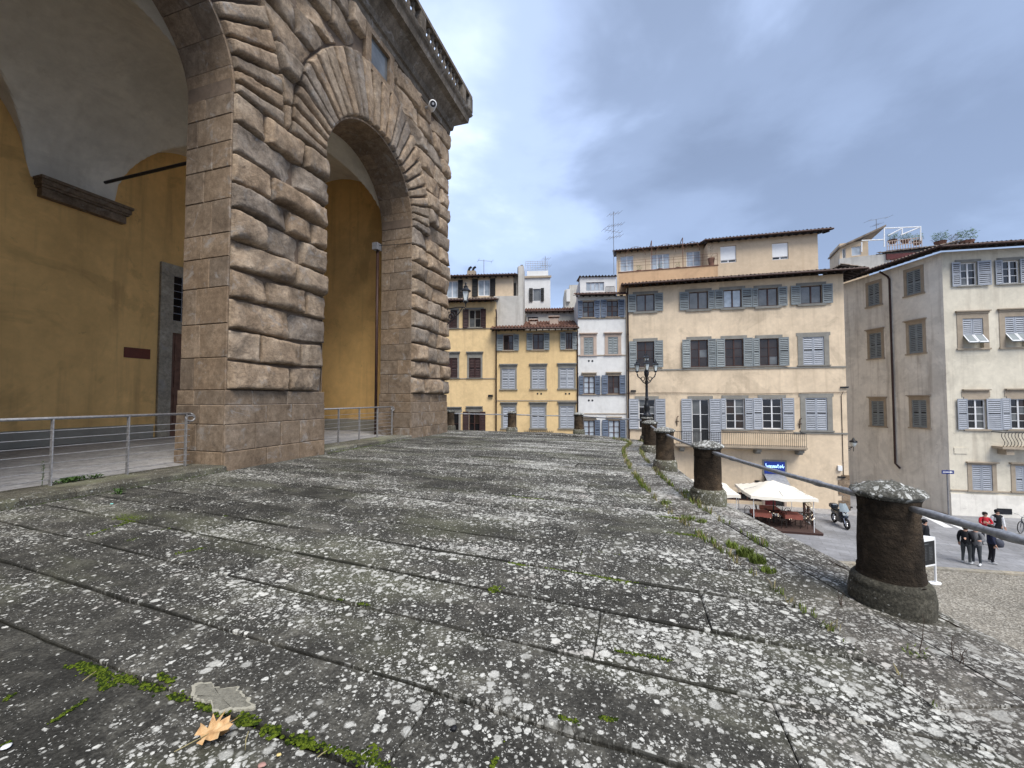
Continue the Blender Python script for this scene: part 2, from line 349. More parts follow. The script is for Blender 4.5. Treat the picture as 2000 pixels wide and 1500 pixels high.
M['soffit'] = simple('dark_timber_eaves', (0.030, 0.022, 0.018), 0.8, 0, 0.3)
M['pipe'] = simple('dark_brown_downpipe', (0.050, 0.026, 0.021), 0.5, 0.2, 0.2)
M['metal_grey'] = simple('antenna_metal', (0.22, 0.22, 0.23), 0.5, 0.5, 0.2)
M['zinc'] = simple('grey_zinc', (0.34, 0.345, 0.36), 0.5, 0.4, 0.2)
# ------------------------------------------------------------------ palace frame
C0 = V((-5.85, 8.37, 0)); PU = V((0.2983, 0.9545, 0)).normalized(); PN = V((PU.y, -PU.x, 0))
PALACE_RZ = math.atan2(PU.y, PU.x)
def pp(s, z, out=0.0): return C0 + PU * s + PN * out + V((0, 0, z))
def to_sv(P): d = V((P[0], P[1], 0)) - C0; return d.dot(PU), d.dot(PN)
def tz(P):
    v = to_sv(P)[1]; return 0.10 * max(0.0, min(1.0, 1 - v / 9.0))
SPR, RAD, EA, EB, TH = 8.0, 2.2, 3.45, 4.25, 1.31           # arch springing, radius, extrados half axes, wall thickness
ARCHES = (-2.2, 4.85); SEND = 9.9; ZBASE, ZTOP, FL = 1.73, 13.3, 0.21
PIERS = ((-7.04, -4.40), (0.0, 2.64), (7.06, SEND))
palace = root('palace', (C0.x, C0.y, 0), 'rusticated brown sandstone palace wing with tall open arches beside the terrace', 'palace', world=True)

def wext(z):
    if z < SPR or z >= SPR + EB: return 0.0
    return EA * math.sqrt(max(0.0, 1 - ((z - SPR) / EB) ** 2))
def bulge_stone(q, depth, seed, name='stone', parent=palace, step=0.06, rough=0.075, back=-0.06, round_l=False, round_r=False, mat=None):
    """rough-faced block on quad q = (bl, br, tr, tl) in facade (s, z)"""
    (a0, b0), (a1, b1), (a2, b2), (a3, b3) = q
    W = max(math.hypot(a1 - a0, b1 - b0), math.hypot(a2 - a3, b2 - b3)); H = max(math.hypot(a3 - a0, b3 - b0), math.hypot(a2 - a1, b2 - b1))
    nx = max(4, min(26, int(W / step))); ny = max(4, min(18, int(H / step)))
    o = V((seed * 3.71, seed * 1.93, seed * 0.77)); vs = []; fs = []
    g = 0.014
    tl = [random.uniform(-.10, .10), random.uniform(-.14, .05), random.uniform(-.3, .3), random.uniform(-.3, .2), random.uniform(.0, .07), random.uniform(-.35, .35), random.uniform(-.35, .25), random.uniform(.02, .10)]
    es = [random.uniform(2.2, 5.5), random.uniform(2.2, 5.5), random.uniform(2.4, 5.5), random.uniform(1.5, 3.6)]
    if name == 'voussoir': tl = [x * .22 for x in tl[:4]] + [.05] + [x * .25 for x in tl[5:7]] + [.06]; es = [3.0, 3.0, random.uniform(2.2, 4), random.uniform(2.2, 4)]
    fac = random.uniform(0.8, 1.25)
    ld = V((a1 - a0, b1 - b0)); lx = ld.normalized() if ld.length > 1e-4 else V((1, 0)); ld = V((a3 + a2 - a0 - a1, b3 + b2 - b0 - b1)); ly_ = ld.normalized()
    if name == 'voussoir': g = 0.022
    for j in range(ny + 1):
        for i in range(nx + 1):
            x, y = i / nx, j / ny
            # crowd the grid lines towards the edges
            x = x - 0.11 * math.sin(2 * math.pi * x); y = y - 0.11 * math.sin(2 * math.pi * y)
            s = (a0 * (1 - x) + a1 * x) * (1 - y) + (a3 * (1 - x) + a2 * x) * y
            z = (b0 * (1 - x) + b1 * x) * (1 - y) + (b3 * (1 - x) + b2 * x) * y
            ex0, ex1, ey0, ey1 = x * W, (1 - x) * W, y * H, (1 - y) * H
            if round_r: ex1 += 0.02
            e = min(ex0, ex1, ey0, ey1)
            P = V((s * 1.0, z * 1.0, 0)) + o; px_, pz_ = (x - .5) * W, (y - .5) * H
            wv = .030 * noise.noise(P * 3.1) + .014 * noise.noise(P * 8.0)      # uneven arrises
            d = depth * fac + min(tl[0] * px_ + tl[1] * pz_, tl[2] * px_ + tl[3] * pz_ + tl[4], tl[5] * px_ + tl[6] * pz_ + tl[7])
            for (ee, sl_e) in ((ex0, es[0]), (ex1, es[1]), (ey0, es[2]), (ey1, es[3])): d = min(d, .02 + max(0.0, ee + wv) * sl_e, .6 * depth + max(0.0, ee + wv) * sl_e * .34)
            n1 = noise.fractal(P * 2.2, 1.0, 2.0, 4); n2 = noise.noise(P * 9.0) + .7 * noise.noise(P * 17.0)
            d += (n1 * rough * .62 + n2 * rough * .34) * min(1, e / 0.05)
            if i in (0, nx) or j in (0, ny): d = back
            # keep a joint and a slightly uneven outline
            jx = g + 0.006 + 0.02 * abs(noise.noise(V((z * 3, seed, 1)))); jz = g + 0.022 * abs(noise.noise(V((s * 3, seed, 7))))
            s += lx[0] * jx * (1 - 2 * x) + ly_[0] * jz * (1 - 2 * y); z += lx[1] * jx * (1 - 2 * x) + ly_[1] * jz * (1 - 2 * y)
            vs.append(pp(s, z, d))
    for j in range(ny):
        for i in range(nx):
            k = j * (nx + 1) + i; fs.append((k, k + 1, k + nx + 2, k + nx + 1))
    m = MB(); m.add(vs, fs); o2 = m.build(name, mat or M['rustic'], parent, True)
    return o2

# ---- core wall behind the stones (front face, jambs, soffits and inner face)
core = MB()
ZC = ZTOP + 0.2
for (a, b) in PIERS: core.obox(pp(a + .02, -0.5, -0.04), PU * (b - a - .04), -PN * (TH - .06), V((0, 0, SPR + .5)))
edges = [-9.5] + [c for c in ARCHES] + [SEND]
for c in ARCHES:
    n = 28; A = [(c + (RAD + .02) * math.cos(math.pi * k / n), SPR + (RAD + .02) * math.sin(math.pi * k / n)) for k in range(n + 1)]
    for k in range(n):
        (s1, z1), (s2, z2) = A[k], A[k + 1]
        core.quad(pp(s2, z2, -.04), pp(s1, z1, -.04), pp(s1, ZC, -.04), pp(s2, ZC, -.04))
        core.quad(pp(s1, z1, -TH + .02), pp(s2, z2, -TH + .02), pp(s2, ZC, -TH + .02), pp(s1, ZC, -TH + .02))
for a, b in ((-9.5, -4.38), (-.02, 2.67), (7.03, SEND - .02)):
    core.obox(pp(a, SPR - .02, -0.042), PU * (b - a), -PN * (TH - .066), V((0, 0, ZC - SPR)))
core.build('core_wall', M['mortar'], palace)
# end wall of the wing (its gable side, away from the camera) and roof deck
ew = MB(); ew.obox(pp(SEND - .45, -3.0, -TH), PU * 0.42, -PN * 14, V((0, 0, ZC + 3.0))); ew.build('gable_wall', M['ashlar'], palace)
rd = MB(); rd.obox(pp(-14, ZC, -.05), PU * (14 + SEND), -PN * 14, V((0, 0, 0.25))); rd.build('roof_deck', M['cornice'], palace)
sw = MB(); sw.obox(pp(-14, -.5, -.05), PU * 4.5, -PN * TH, V((0, 0, ZC + .5))); sw.obox(pp(-14, -.5, -TH), PU * .4, -PN * 8, V((0, 0, ZC + .5))); sw.build('far_wall', M['ashlar'], palace)

# ---- rough courses
random.seed(11)
NEAR_SPLITS = {0: [1.5], 1: [0.72, 1.85], 2: [1.48], 3: [0.85, 1.95], 4: [1.60], 5: [0.8, 1.8], 6: [1.35, 2.1], 7: [0.95], 8: [1.55], 9: [0.75, 1.8]}
seed = 0; zc = [ZBASE]
while zc[-1] < ZTOP - 0.3: zc.append(zc[-1] + random.uniform(0.60, 0.70))
# land one joint on the springing line, one on the cornice
k8 = min(range(len(zc)), key=lambda i: abs(zc[i] - SPR)); f1 = (SPR - ZBASE) / (zc[k8] - ZBASE); f2 = (ZTOP - SPR) / (zc[-1] - zc[k8])
zc = [ZBASE + (z - ZBASE) * f1 for z in zc[:k8 + 1]] + [SPR + (z - zc[k8]) * f2 for z in zc[k8 + 1:]]
WIN = (4.42, 5.42, 12.15, 13.12)
def splits(a, b, lo=0.62, hi=1.45):
    res = []; x = a
    while True:
        x += random.uniform(lo, hi)
        if x > b - 0.5: break
        res.append(x)
    return res
def zj(k, s):
    if k == 0 or abs(zc[k] - SPR) < .01 or k == len(zc) - 1: return zc[k]
    return zc[k] + 0.075 * noise.noise(V((s * 0.8, k * 3.3, 2.0)))
for k in range(len(zc) - 1):
    z0, z1 = zc[k], zc[k + 1]; segs = []
    if z1 <= SPR + 0.01:
        for pi, (a, b) in enumerate(PIERS): segs.append((pi, (a, b), (a, b)))
    else:
        w0, w1 = max(wext(z0), 0), wext(z1)
        L0, R0 = ARCHES[0], ARCHES[1]
        lim = lambda w: (ARCHES[0] + w, ARCHES[1] - w)
        if w1 <= 0.01 and w0 <= 0.01: segs.append((3, (-4.6, SEND), (-4.6, SEND)))
        else:
            segs.append((3, lim(w0), lim(w1)))
            segs.append((4, (ARCHES[1] + w0, SEND), (ARCHES[1] + w1, SEND)))
            segs.append((5, (-7.0, ARCHES[0] - w0), (-7.0, ARCHES[0] - w1)))
    for (pi, (a0, b0), (a1, b1)) in segs:
        amax, bmin = max(a0, a1), min(b0, b1)
        if max(b0 - a0, b1 - a1) < 0.22: continue
        if pi == 1 and k in NEAR_SPLITS: sp = NEAR_SPLITS[k]
        elif bmin - amax > 1.0: sp = splits(amax, bmin)
        else: sp = []
        lo = [(a0, a1)] + [(x, x) for x in sp]; hi = [(x, x) for x in sp] + [(b0, b1)]
        for (l0, l1), (r0, r1) in zip(lo, hi):
            last = abs(r0 - SEND) < 0.01
            if last: r0 += 0.13; r1 += 0.13
            # no long spikes along the arch, and room for the small window
            if abs(r0 - r1) > .7: r0, r1 = min(r0, min(r0, r1) + .7), min(r1, min(r0, r1) + .7)
            if abs(l0 - l1) > .7: l0, l1 = max(l0, max(l0, l1) - .7), max(l1, max(l0, l1) - .7)
            if z1 > WIN[2] - .15 and max(r0, r1) > WIN[0] - .3 and min(l0, l1) < WIN[1] + .3:
                if min(l0, l1) < WIN[0] - .3:
                    if r0 > WIN[1] + .9: seed += 1; bulge_stone(((WIN[1] + .3, z0), (r0, z0), (r1, z1), (WIN[1] + .3, z1)), .15, seed)
                    r0, r1 = min(r0, WIN[0] - .3), min(r1, WIN[0] - .3)
                else: l0, l1 = max(l0, WIN[1] + .3), max(l1, WIN[1] + .3)
                if max(r0 - l0, r1 - l1) < .2: continue
            seed += 1
            r0, r1 = max(r0, l0 + .05), max(r1, l1 + .05)
            bulge_stone(((l0, zj(k, l0)), (r0, zj(k, r0)), (r1, zj(k + 1, r1)), (l1, zj(k + 1, l1))), random.choice((.09, .13, .16, .19, .22)) * random.uniform(.9, 1.1), seed, round_r=last, rough=random.uniform(.045, .085))
# ---- voussoirs
for c in ARCHES:
    nv = 27; ang = [0]
    for k in range(nv): ang.append(ang[-1] + random.uniform(0.85, 1.15))
    ang = [x / ang[-1] * math.pi for x in ang]
    def ext(t): r = 1 / math.sqrt((math.cos(t) / EA) ** 2 + (math.sin(t) / EB) ** 2); return (c + r * math.cos(t), SPR + r * math.sin(t))
    def inn(t): return (c + (RAD + .03) * math.cos(t), SPR + (RAD + .03) * math.sin(t))
    for k in range(nv):
        t0, t1 = ang[k], ang[k + 1]
        if c < 0 and t0 > R(125): continue
        seed += 1; rj = random.uniform(0.985, 1.01)
        e0, e1, i0, i1 = ext(t0), ext(t1), inn(t0), inn(t1)
        if WIN[0] - .1 < (e0[0] + e1[0]) / 2 < WIN[1] + .1 and c > 0: rj = 0.91
        e0 = (i0[0] + (e0[0] - i0[0]) * rj, i0[1] + (e0[1] - i0[1]) * rj); e1 = (i1[0] + (e1[0] - i1[0]) * rj, i1[1] + (e1[1] - i1[1]) * rj)
        bulge_stone((i0, e0, e1, i1), random.uniform(.11, .15), seed, 'voussoir', step=0.05, rough=0.035)

# ---- dressed blocks on jambs, soffits and pier bases
def block(corner, ex, ey, ez, name, mat, parent=palace, b=0.012):
    """a dressed block: box with chamfered arrises on its outer (ez) face"""
    o, ex, ey, ez = V(corner), V(ex), V(ey), V(ez); ux, uy, uz = ex.normalized(), ey.normalized(), ez.normalized()
    jx = random.uniform(-.004, .004); ez = ez + uz * jx
    base = [o, o + ex, o + ex + ey, o + ey]; mid = [p + ez - uz * b for p in base]
    top = [o + ux * b + uy * b + ez, o + ex - ux * b + uy * b + ez, o + ex - ux * b + ey - uy * b + ez, o + ux * b + ey - uy * b + ez]
    f = [(0, 1, 5, 4), (1, 2, 6, 5), (2, 3, 7, 6), (3, 0, 4, 7), (4, 5, 9, 8), (5, 6, 10, 9), (6, 7, 11, 10), (7, 4, 8, 11), (8, 9, 10, 11)]
    if ex.cross(ey).dot(ez) < 0: f = [tuple(reversed(q)) for q in f]
    m = MB(); m.add(base + mid + top, f); return m.build(name, mat, parent)
random.seed(5)
G = 0.005
for (sj, sign) in ((0.0, -1), (2.64, 1), (7.06, -1), (-4.40, 1)):
    z = ZBASE; row = 0
    while z < SPR - 0.05:
        h = random.uniform(0.5, 0.78); z1 = z + h if z + h < SPR - 0.3 else SPR
        cut = random.uniform(0.35, 0.6) * TH if row % 2 else random.uniform(.55, .75) * TH
        for d0, d1 in ((0.0, cut), (cut, TH)):
            block(pp(sj - sign * .02, z + G, .005 - d0 - G), PU * sign * 0 + -PN * (d1 - d0 - 2 * G), V((0, 0, z1 - z - 2 * G)), PU * sign * 0.035, 'jamb_stone', M['ashlar'])
        z = z1; row += 1
for c in ARCHES:
    nv = 13
    for k in range(nv):
        t0, t1 = math.pi * k / nv, math.pi * (k + 1) / nv
        cut = random.uniform(0.35, 0.65) * TH
        for d0, d1 in ((-0.005, cut), (cut, TH)):
            m = MB(); n = 4; vs = []; e = 0.004
            for r in (RAD, RAD + .05):
                for j in range(n + 1):
                    t = t0 + (t1 - t0) * j / n; t = min(max(t, t0 + .002), t1 - .002)
                    for d in (d0 + e, d1 - e): vs.append(pp(c + r * math.cos(t), SPR + r * math.sin(t), -d))
            fs = []; o = 2 * (n + 1)
            for j in range(n): fs += [(2 * j, 2 * j + 2, 2 * j + 3, 2 * j + 1), (o + 2 * j, o + 2 * j + 1, o + 2 * j + 3, o + 2 * j + 2), (2 * j, o + 2 * j, o + 2 * j + 2, 2 * j + 2), (2 * j + 1, 2 * j + 3, o + 2 * j + 3, o + 2 * j + 1)]
            fs += [(0, 1, o + 1, o), (2 * n, o + 2 * n, o + 2 * n + 1, 2 * n + 1)]
            m.add(vs, fs); m.build('soffit_stone', M['ashlar'], palace)
# pier bases: courses of dressed blocks, standing slightly proud
for (a, b) in PIERS:
    rows = [-0.35, 0.47, 1.02, 1.42, ZBASE]
    bm_ = MB(); bm_.obox(pp(a - .028, -.6, .035), PU * (b - a + .056), -PN * (TH + .058), V((0, 0, ZBASE + .58))); bm_.build('base_core', M['lime'], palace)
    for r in range(4):
        z0, z1 = rows[r], rows[r + 1]; prd = 0.085 - r * 0.012
        sp = [a - .06] + splits(a, b, .45, .95) + [b + .06]
        for s0, s1 in zip(sp, sp[1:]):
            block(pp(s0 + G, z0 + G, 0.02), PU * (s1 - s0 - 2 * G), V((0, 0, z1 - z0 - 2 * G)), PN * (prd - .02), 'base_stone', M['ashlar'])
        for sgn, se in ((-1, a), (1, b)):
            cut = random.uniform(.4, .65) * TH
            for d0, d1 in ((-.035, cut), (cut, TH + .03)):
                block(pp(se + sgn * .02, z0 + G, -d0 - G), -PN * (d1 - d0 - 2 * G), V((0, 0, z1 - z0 - 2 * G)), PU * sgn * (prd - .03), 'base_stone', M['ashlar'])

# ---- small window above the arch
sw_ = MB()
u0, u1, z0, z1 = WIN
for (a, b, c_, d) in ((u0 - .26, u0, z0 - .2, z1 + .18), (u1, u1 + .26, z0 - .2, z1 + .18), (u0, u1, z1, z1 + .18), (u0, u1, z0 - .2, z0)):
    sw_.obox(pp(a, c_, -.03), PU * (b - a), PN * .13, V((0, 0, d - c_)))
wo = sw_.build('window', M['ashlar'], palace)
pn = MB(); pn.obox(pp(u0 + .02, z0 + .02, -.02), PU * (u1 - u0 - .04), PN * .02, V((0, 0, z1 - z0 - .04))); pn.build('pane', M['glass_grey'], wo)
# ---- cornice, swept along front and round the end, and balustrade
prof = [(0.0, 13.28), (0.10, 13.30), (0.12, 13.50), (0.20, 13.54), (0.24, 13.76), (0.50, 14.06), (0.72, 14.12), (0.76, 14.38), (0.84, 14.46), (0.88, 14.56), (0.0, 14.60)]
cm = MB(); s_a = -14.0
def sweep(mb, prof, closed_end=True):
    vs = []; n = len(prof)
    for (o, z) in prof: vs.append(pp(s_a, z, o))
    for (o, z) in prof: vs.append(pp(SEND + o, z, o))
    for (o, z) in prof: vs.append(pp(SEND + o, z, -14.0))
    fs = []
    for b in (0, n):
        for i in range(n - 1): fs.append((b + i, b + n + i, b + n + i + 1, b + i + 1))
    mb.add(vs, fs)
sweep(cm, prof); cm.build('cornice', M['cornice'], palace)
bal = MB()
for (o0, o1, z0, z1) in ((.58, .84, 14.57, 14.66), (.56, .86, 15.28, 15.42)):
    sweep(bal, [(o0, z0), (o1, z0), (o1, z1), (o0, z1), (o0, z0)])
bo = bal.build('balustrade', M['cornice'], palace)
bprof = [(.075, 0), (.075, .05), (.042, .08), (.072, .2), (.08, .27), (.05, .40), (.036, .47), (.05, .50), (.075, .56), (.075, .63)]
bme = None
def baluster(s, o):
    global bme
    if bme is None:
        m = MB(); m.lathe(bprof, 8); ob = m.build('baluster', M['cornice'], bo, True); bme = ob.data
    else: ob = link('baluster', bme, bo)
    ob.location = pp(s, 14.655, o); return ob
s = -0.5; k = 0
while s < SEND + .5:
    if k % 11 == 10:
        pm = MB(); pm.obox(pp(s - .02, 14.65, .57), PU * .36, PN * .28, V((0, 0, .64))); pm.build('pedestal', M['cornice'], bo); s += .46
    else: baluster(s, .71); s += .31
    k += 1
pm = MB(); pm.obox(pp(SEND + .54, 14.65, .54), PU * .33, PN * .33, V((0, 0, .64))); pm.build('pedestal', M['cornice'], bo)
for k in range(8): baluster(SEND + .71, .38 - .25 * k)

# ---- loggia: floor, back wall, end wall, vault, corbels, door
BACK, SE2, VSP = 8.0, 8.35, 7.72
lf = MB(); lf.obox(pp(-12, -.6, .02), PU * (12 + SEND - .6), -PN * (BACK + .4), V((0, 0, .6 + FL - .012))); lf.build('loggia_floor', M['floor'], palace)
bw = MB(); bw.obox(pp(-13, FL, -BACK), PU * (13 + SE2), -PN * .3, V((0, 0, ZC - FL))); bw.build('back_wall', M['ochre'], palace)
e2 = MB(); e2.obox(pp(SE2, FL, -TH + .05), PU * .3, -PN * (BACK - TH + .3), V((0, 0, ZC - FL))); e2.build('end_wall', M['ochre'], palace)
sk = MB(); sk.obox(pp(-12, FL, -BACK + .035), PU * (12 + 3.6), -PN * .03, V((0, 0, .47))); sk.obox(pp(6.1, FL, -BACK + .035), PU * 2.2, -PN * .03, V((0, 0, .47)))
sk.obox(pp(SE2 - .035, FL, -TH + .05), PU * .03, -PN * (BACK - TH), V((0, 0, .47))); sk.build('skirting', M['skirt'], palace)
def vz(s, d):
    z1 = VSP
    for c in (-9.24, -2.2, 4.85):
        q = 1 - ((s - c) / 2.54) ** 2
        if q > 0: z1 = max(z1, VSP + 2.9 * math.sqrt(q))
    dc = (TH + BACK) / 2; q = 1 - ((d - dc) / ((BACK - TH) / 2)) ** 2
    z2 = VSP + 3.45 * math.sqrt(max(0, q)); return max(z1, z2)
vm = MB(); ns, nd = 190, 96; S0, S1 = -11.5, SE2 + .02
vs = [pp(S0 + (S1 - S0) * i / ns, vz(S0 + (S1 - S0) * i / ns, TH + (BACK - TH) * (0.5 - 0.5 * math.cos(math.pi * j / nd))), -(TH + (BACK - TH) * (0.5 - 0.5 * math.cos(math.pi * j / nd)))) for i in range(ns + 1) for j in range(nd + 1)]
vm.add(vs, [(i * (nd + 1) + j, i * (nd + 1) + j + 1, (i + 1) * (nd + 1) + j + 1, (i + 1) * (nd + 1) + j) for i in range(ns) for j in range(nd)])
vm.build('vault', M['vault'], palace)
for s0 in (-6.48, 0.56):
    cb = MB()
    for (o, z0, z1, e) in ((.22, 7.22, 7.46, .0), (.30, 7.46, 7.52, .04), (.36, 7.52, 7.66, .07), (.42, 7.66, 7.74, .10)):
        cb.obox(pp(s0 - e, z0, -BACK + o), PU * (1.97 + 2 * e), -PN * o, V((0, 0, z1 - z0)))
    cb.build('corbel', M['ashlar'], palace)
ti = MB(); ti.tube([pp(1.6, 8.0, -TH + .1), pp(1.6, 8.0, -BACK + .9)], .045, 8); ti.build('tie_rod', M['black_iron'], palace)
# doorway in the back wall
pf = MB(); D0, D1 = 3.67, 6.03; i0, i1 = 4.08, 5.62; dz = -BACK
for (a, b, c_, d, o) in ((D0, i0, FL, 6.37, .10), (i1, D1, FL, 6.37, .10), (i0, i1, 5.98, 6.37, .10), (i0, i1, 3.92, 4.36, .085)):
    pf.obox(pp(a, c_, dz), PU * (b - a), PN * o, V((0, 0, d - c_)))
pf.build('door_frame', M['greystone'], palace)
dr = MB(); dr.obox(pp(i0 + .01, FL, dz), PU * (i1 - i0 - .02), PN * .03, V((0, 0, 3.70))); dro = dr.build('door', M['door'], palace)
for kx in range(2):
    for (za, zb) in ((.45, 1.55), (1.8, 2.55), (2.75, 3.7)):
        q0 = i0 + .12 + kx * .77
        f = MB()
        for (a, b, c_, d) in ((q0, q0 + .53, za, za + .07), (q0, q0 + .53, zb - .07, zb), (q0, q0 + .07, za + .07, zb - .07), (q0 + .46, q0 + .53, za + .07, zb - .07)):
            f.obox(pp(a, c_ + .15, dz + .028), PU * (b - a), PN * .03, V((0, 0, d - c_)))
        f.build('door_panel', M['door'], dro)
tr = MB(); tr.obox(pp(i0, 4.36, dz), PU * (i1 - i0), PN * .02, V((0, 0, 1.62))); tro = tr.build('transom_window', M['glass'], palace)
gm = MB()
for k in range(6): x = i0 + (i1 - i0) * k / 5; gm.tube([pp(x, 4.36, dz + .05), pp(x, 5.98, dz + .05)], .014, 5)
for k in range(7): z = 4.36 + 1.62 * k / 6; gm.tube([pp(i0, z, dz + .06), pp(i1, z, dz + .06)], .014, 5)
gm.build('grille', M['zinc'], tro)

# ---- things on the palace
pq = MB(); pq.obox(pp(2.70, 2.90, -BACK + .002), PU * .74, PN * .03, V((0, 0, .34))); tag(pq.build('wall_plaque', M['plaque'], None), 'small dark red plaque on the ochre wall beside the doorway', 'plaque')
# downpipe with a box lamp in the inner corner of the second arch
dp = root('corner_downpipe', pp(7.0, FL, -TH - .1), 'thin brown downpipe with box lamp at the inner edge of the second arch', 'downpipe', world=True)
m = MB(); m.tube([pp(6.98, FL, -TH - .12), pp(6.98, 7.2, -TH - .12)], .055, 8); m.build('pipe', M['pipe'], dp, True)
m = MB(); m.obox(pp(6.80, 7.2, -TH - .02), PU * .3, -PN * .22, V((0, 0, .26))); m.build('lamp_box', M['zinc'], dp)
m = MB(); m.tube([pp(6.9, 7.36, -TH + .0), pp(7.0, 7.34, -.6), pp(7.05, 7.36, .08), pp(7.6, 7.40, .16)], .012, 5); m.build('cable', M['black_iron'], dp)
# security camera under the cornice
sc_ = root('security_camera', pp(7.75, 12.95, 0), 'small white security camera under the stone cornice', 'camera', world=True)
m = MB(); m.tube([pp(7.75, 12.98, .05), pp(7.75, 12.98, .45)], .05, 8); m.build('bracket', M['zinc'], sc_)
m = MB(); P1 = pp(7.75, 12.98, .42); dirc = (PN * .55 - PU * .75 + V((0, 0, -.35))).normalized()
m.tube([P1 - dirc * .22, P1 + dirc * .34], .15, 14); m.build('housing', M['white_plain'], sc_, True)
m = MB(); m.tube([P1 + dirc * .335, P1 + dirc * .36], .115, 14); m.build('lens', M['black_iron'], sc_)
m = MB(); m.tube([P1 + dirc * .36, P1 + dirc * .375], .045, 10); m.build('lens_ring', M['zinc'], sc_)

# ------------------------------------------------------------------ terrace
bol = [(2.95, -6.2), (2.93, -3.1), (2.9, 0.05), (2.88, 3.17), (2.95, 6.22), (3.38, 9.1), (4.0, 11.9), (4.85, 14.75), (2.85, 17.5), (0.0, 18.3), (-2.85, 18.95), (-6.0, 19.6)]
def catmull(P, n=14):
    P = [V((*p, 0)) if len(p) == 2 else V(p) for p in P]; r = []
    for i in range(len(P) - 1):
        a, b, c, d = P[max(i - 1, 0)], P[i], P[i + 1], P[min(i + 2, len(P) - 1)]
        for k in range(n):
            t = k / n; r.append(0.5 * ((2 * b) + (c - a) * t + (2 * a - 5 * b + 4 * c - d) * t * t + (3 * b - a - 3 * c + d) * t ** 3))
    r.append(P[-1]); return r
path = catmull(bol)
def offset(path, o):
    r = []
    for i, p in enumerate(path):
        t = (path[min(i + 1, len(path) - 1)] - path[max(i - 1, 0)]).normalized(); r.append(p + V((t.y, -t.x, 0)) * o)
    return r
inner = offset(path, -0.74)
def inside(P):
    """is P on the terrace side of the coping?"""
    poly = [(q.x, q.y) for q in inner] + [(-30, 21), (-30, -9), (2.2, -9)]
    c = False; j = len(poly) - 1
    for i in range(len(poly)):
        (xi, yi), (xj, yj) = poly[i], poly[j]
        if (yi > P[1]) != (yj > P[1]) and P[0] < (xj - xi) * (P[1] - yi) / (yj - yi) + xi: c = not c
        j = i
    return c
def vend(s):
    v = 0.6
    if not inside(pp(s, 0, v)): return None
    while inside(pp(s, 0, v)) and v < 14: v += 0.03
    return v - 0.015
terr = MB(); pts = [pp(-15, 0, -.5), pp(-15, 0, 12), pp(12, 0, 12), pp(12, 0, -.5)]
bed = MB(); bp = [V((q.x, q.y, -.045)) for q in offset(path, 0.1)]
cen = [pp(max(-15, min(11.2, to_sv(q)[0])), -.0, -.6) for q in bp]
for i in range(len(bp) - 1):
    a, b = bp[i], bp[i + 1]; n = 6
    ca, cb_ = cen[i].copy(), cen[i + 1].copy()
    for k in range(n):
        q = []
        for (P, C, t) in ((a, ca, k / n), (b, cb_, k / n), (b, cb_, (k + 1) / n), (a, ca, (k + 1) / n)):
            X = P.lerp(C, t); X.z = tz(X) - .034; q.append(X)
        bed.quad(*q)
bed_o = tag(bed.build('terrace', M['soil'], None), kind='structure')
random.seed(21)
slabs = []
def slab(q, name='slab', mat=None, th=0.10, b=0.006, parent=bed_o, sub=None, dz=None, zf=tz):
    """paving slab on a plan quad q (four points), with worn arrises"""
    c = sum((V(p) for p in q), V((0, 0, 0))) / 4; dz = random.uniform(-.006, .008) if dz is None else dz
    tx, ty = random.uniform(-.005, .005), random.uniform(-.005, .005)
    def lift(p, d): return V((p[0], p[1], zf(p) + dz + d + (p[0] - c.x) * tx + (p[1] - c.y) * ty))
    # subdivide the outline so that the edges wander
    ring = []; kinds = []
    for i in range(4):
        a, b_ = V(q[i]), V(q[(i + 1) % 4]); n = max(1, int((b_ - a).length / .22))
        nrm = (b_ - a).cross(V((0, 0, 1))).normalized(); can = nrm if nrm.dot(PU + PN * .37) > 0 else -nrm
        isrow = abs((b_ - a).normalized().dot(V((.938, -.351, 0)))) > .7
        for k in range(n):
            p = a.lerp(b_, k / n)
            f_ = noise.noise(V((p.x * .8, p.y * .8, 17.0))); kinds.append(max(.05, (.62 + .75 * f_) if isrow else (.22 + .7 * f_)))
            if k: p = p + can * (noise.noise(V((p.x * 2.3, p.y * 2.3, 3))) * .012) - nrm * max(0, noise.noise(V((p.x * 3, p.y * 3, 8)))) * .008
            ring.append(p)
    n = len(ring); vs = []
    for i, p in enumerate(ring): vs.append(lift(p, -th))
    chip = [max(0, noise.noise(V((p.x * 2.2, p.y * 2.2, 9))) - .1) * .03 for p in ring]
    for i, p in enumerate(ring): vs.append(lift(p, -b - chip[i]))
    for i, p in enumerate(ring): vs.append(lift(p + (c - p).normalized() * (b + chip[i] * 1.5), 0))
    inr = [p + (c - p).normalized() * min((c - p).length * .6, .016 + .04 * abs(noise.noise(V((p.x * 1.7, p.y * 1.7, 5))))) for p in ring]
    for i, p in enumerate(inr): vs.append(lift(p, 0.0005))
    fs = []
    for k in (0, 1, 2):
        for i in range(n): j = (i + 1) % n; fs.append((k * n + i, k * n + j, k * n + n + j, k * n + n + i))
    fs.append(tuple(3 * n + i for i in range(n)))
    m = MB(); m.add(vs, fs); o = m.build(name, mat or M['slab'], parent)
    o.data.attributes.new('edge', 'FLOAT', 'POINT').data.foreach_set('value', kinds * 3 + [0.0] * n)
    return o
s = -9.5; g = 0.0018; row = 0; joints = []
ROWANG = 0.055     # rows lie a few degrees off square to the wall
def rp(s, v, z=0): return pp(s - ROWANG * (v - 5), z, v)
KEYS = []
for (kx, ky) in ((455, 1399), (490, 1248), (385, 1115), (783, 1121)):
    q_ = to_sv(ground(kx, ky, .02)); KEYS.append(q_[0] + ROWANG * (q_[1] - 5))
KEYS.sort(); print('row keys', [round(x, 2) for x in KEYS])
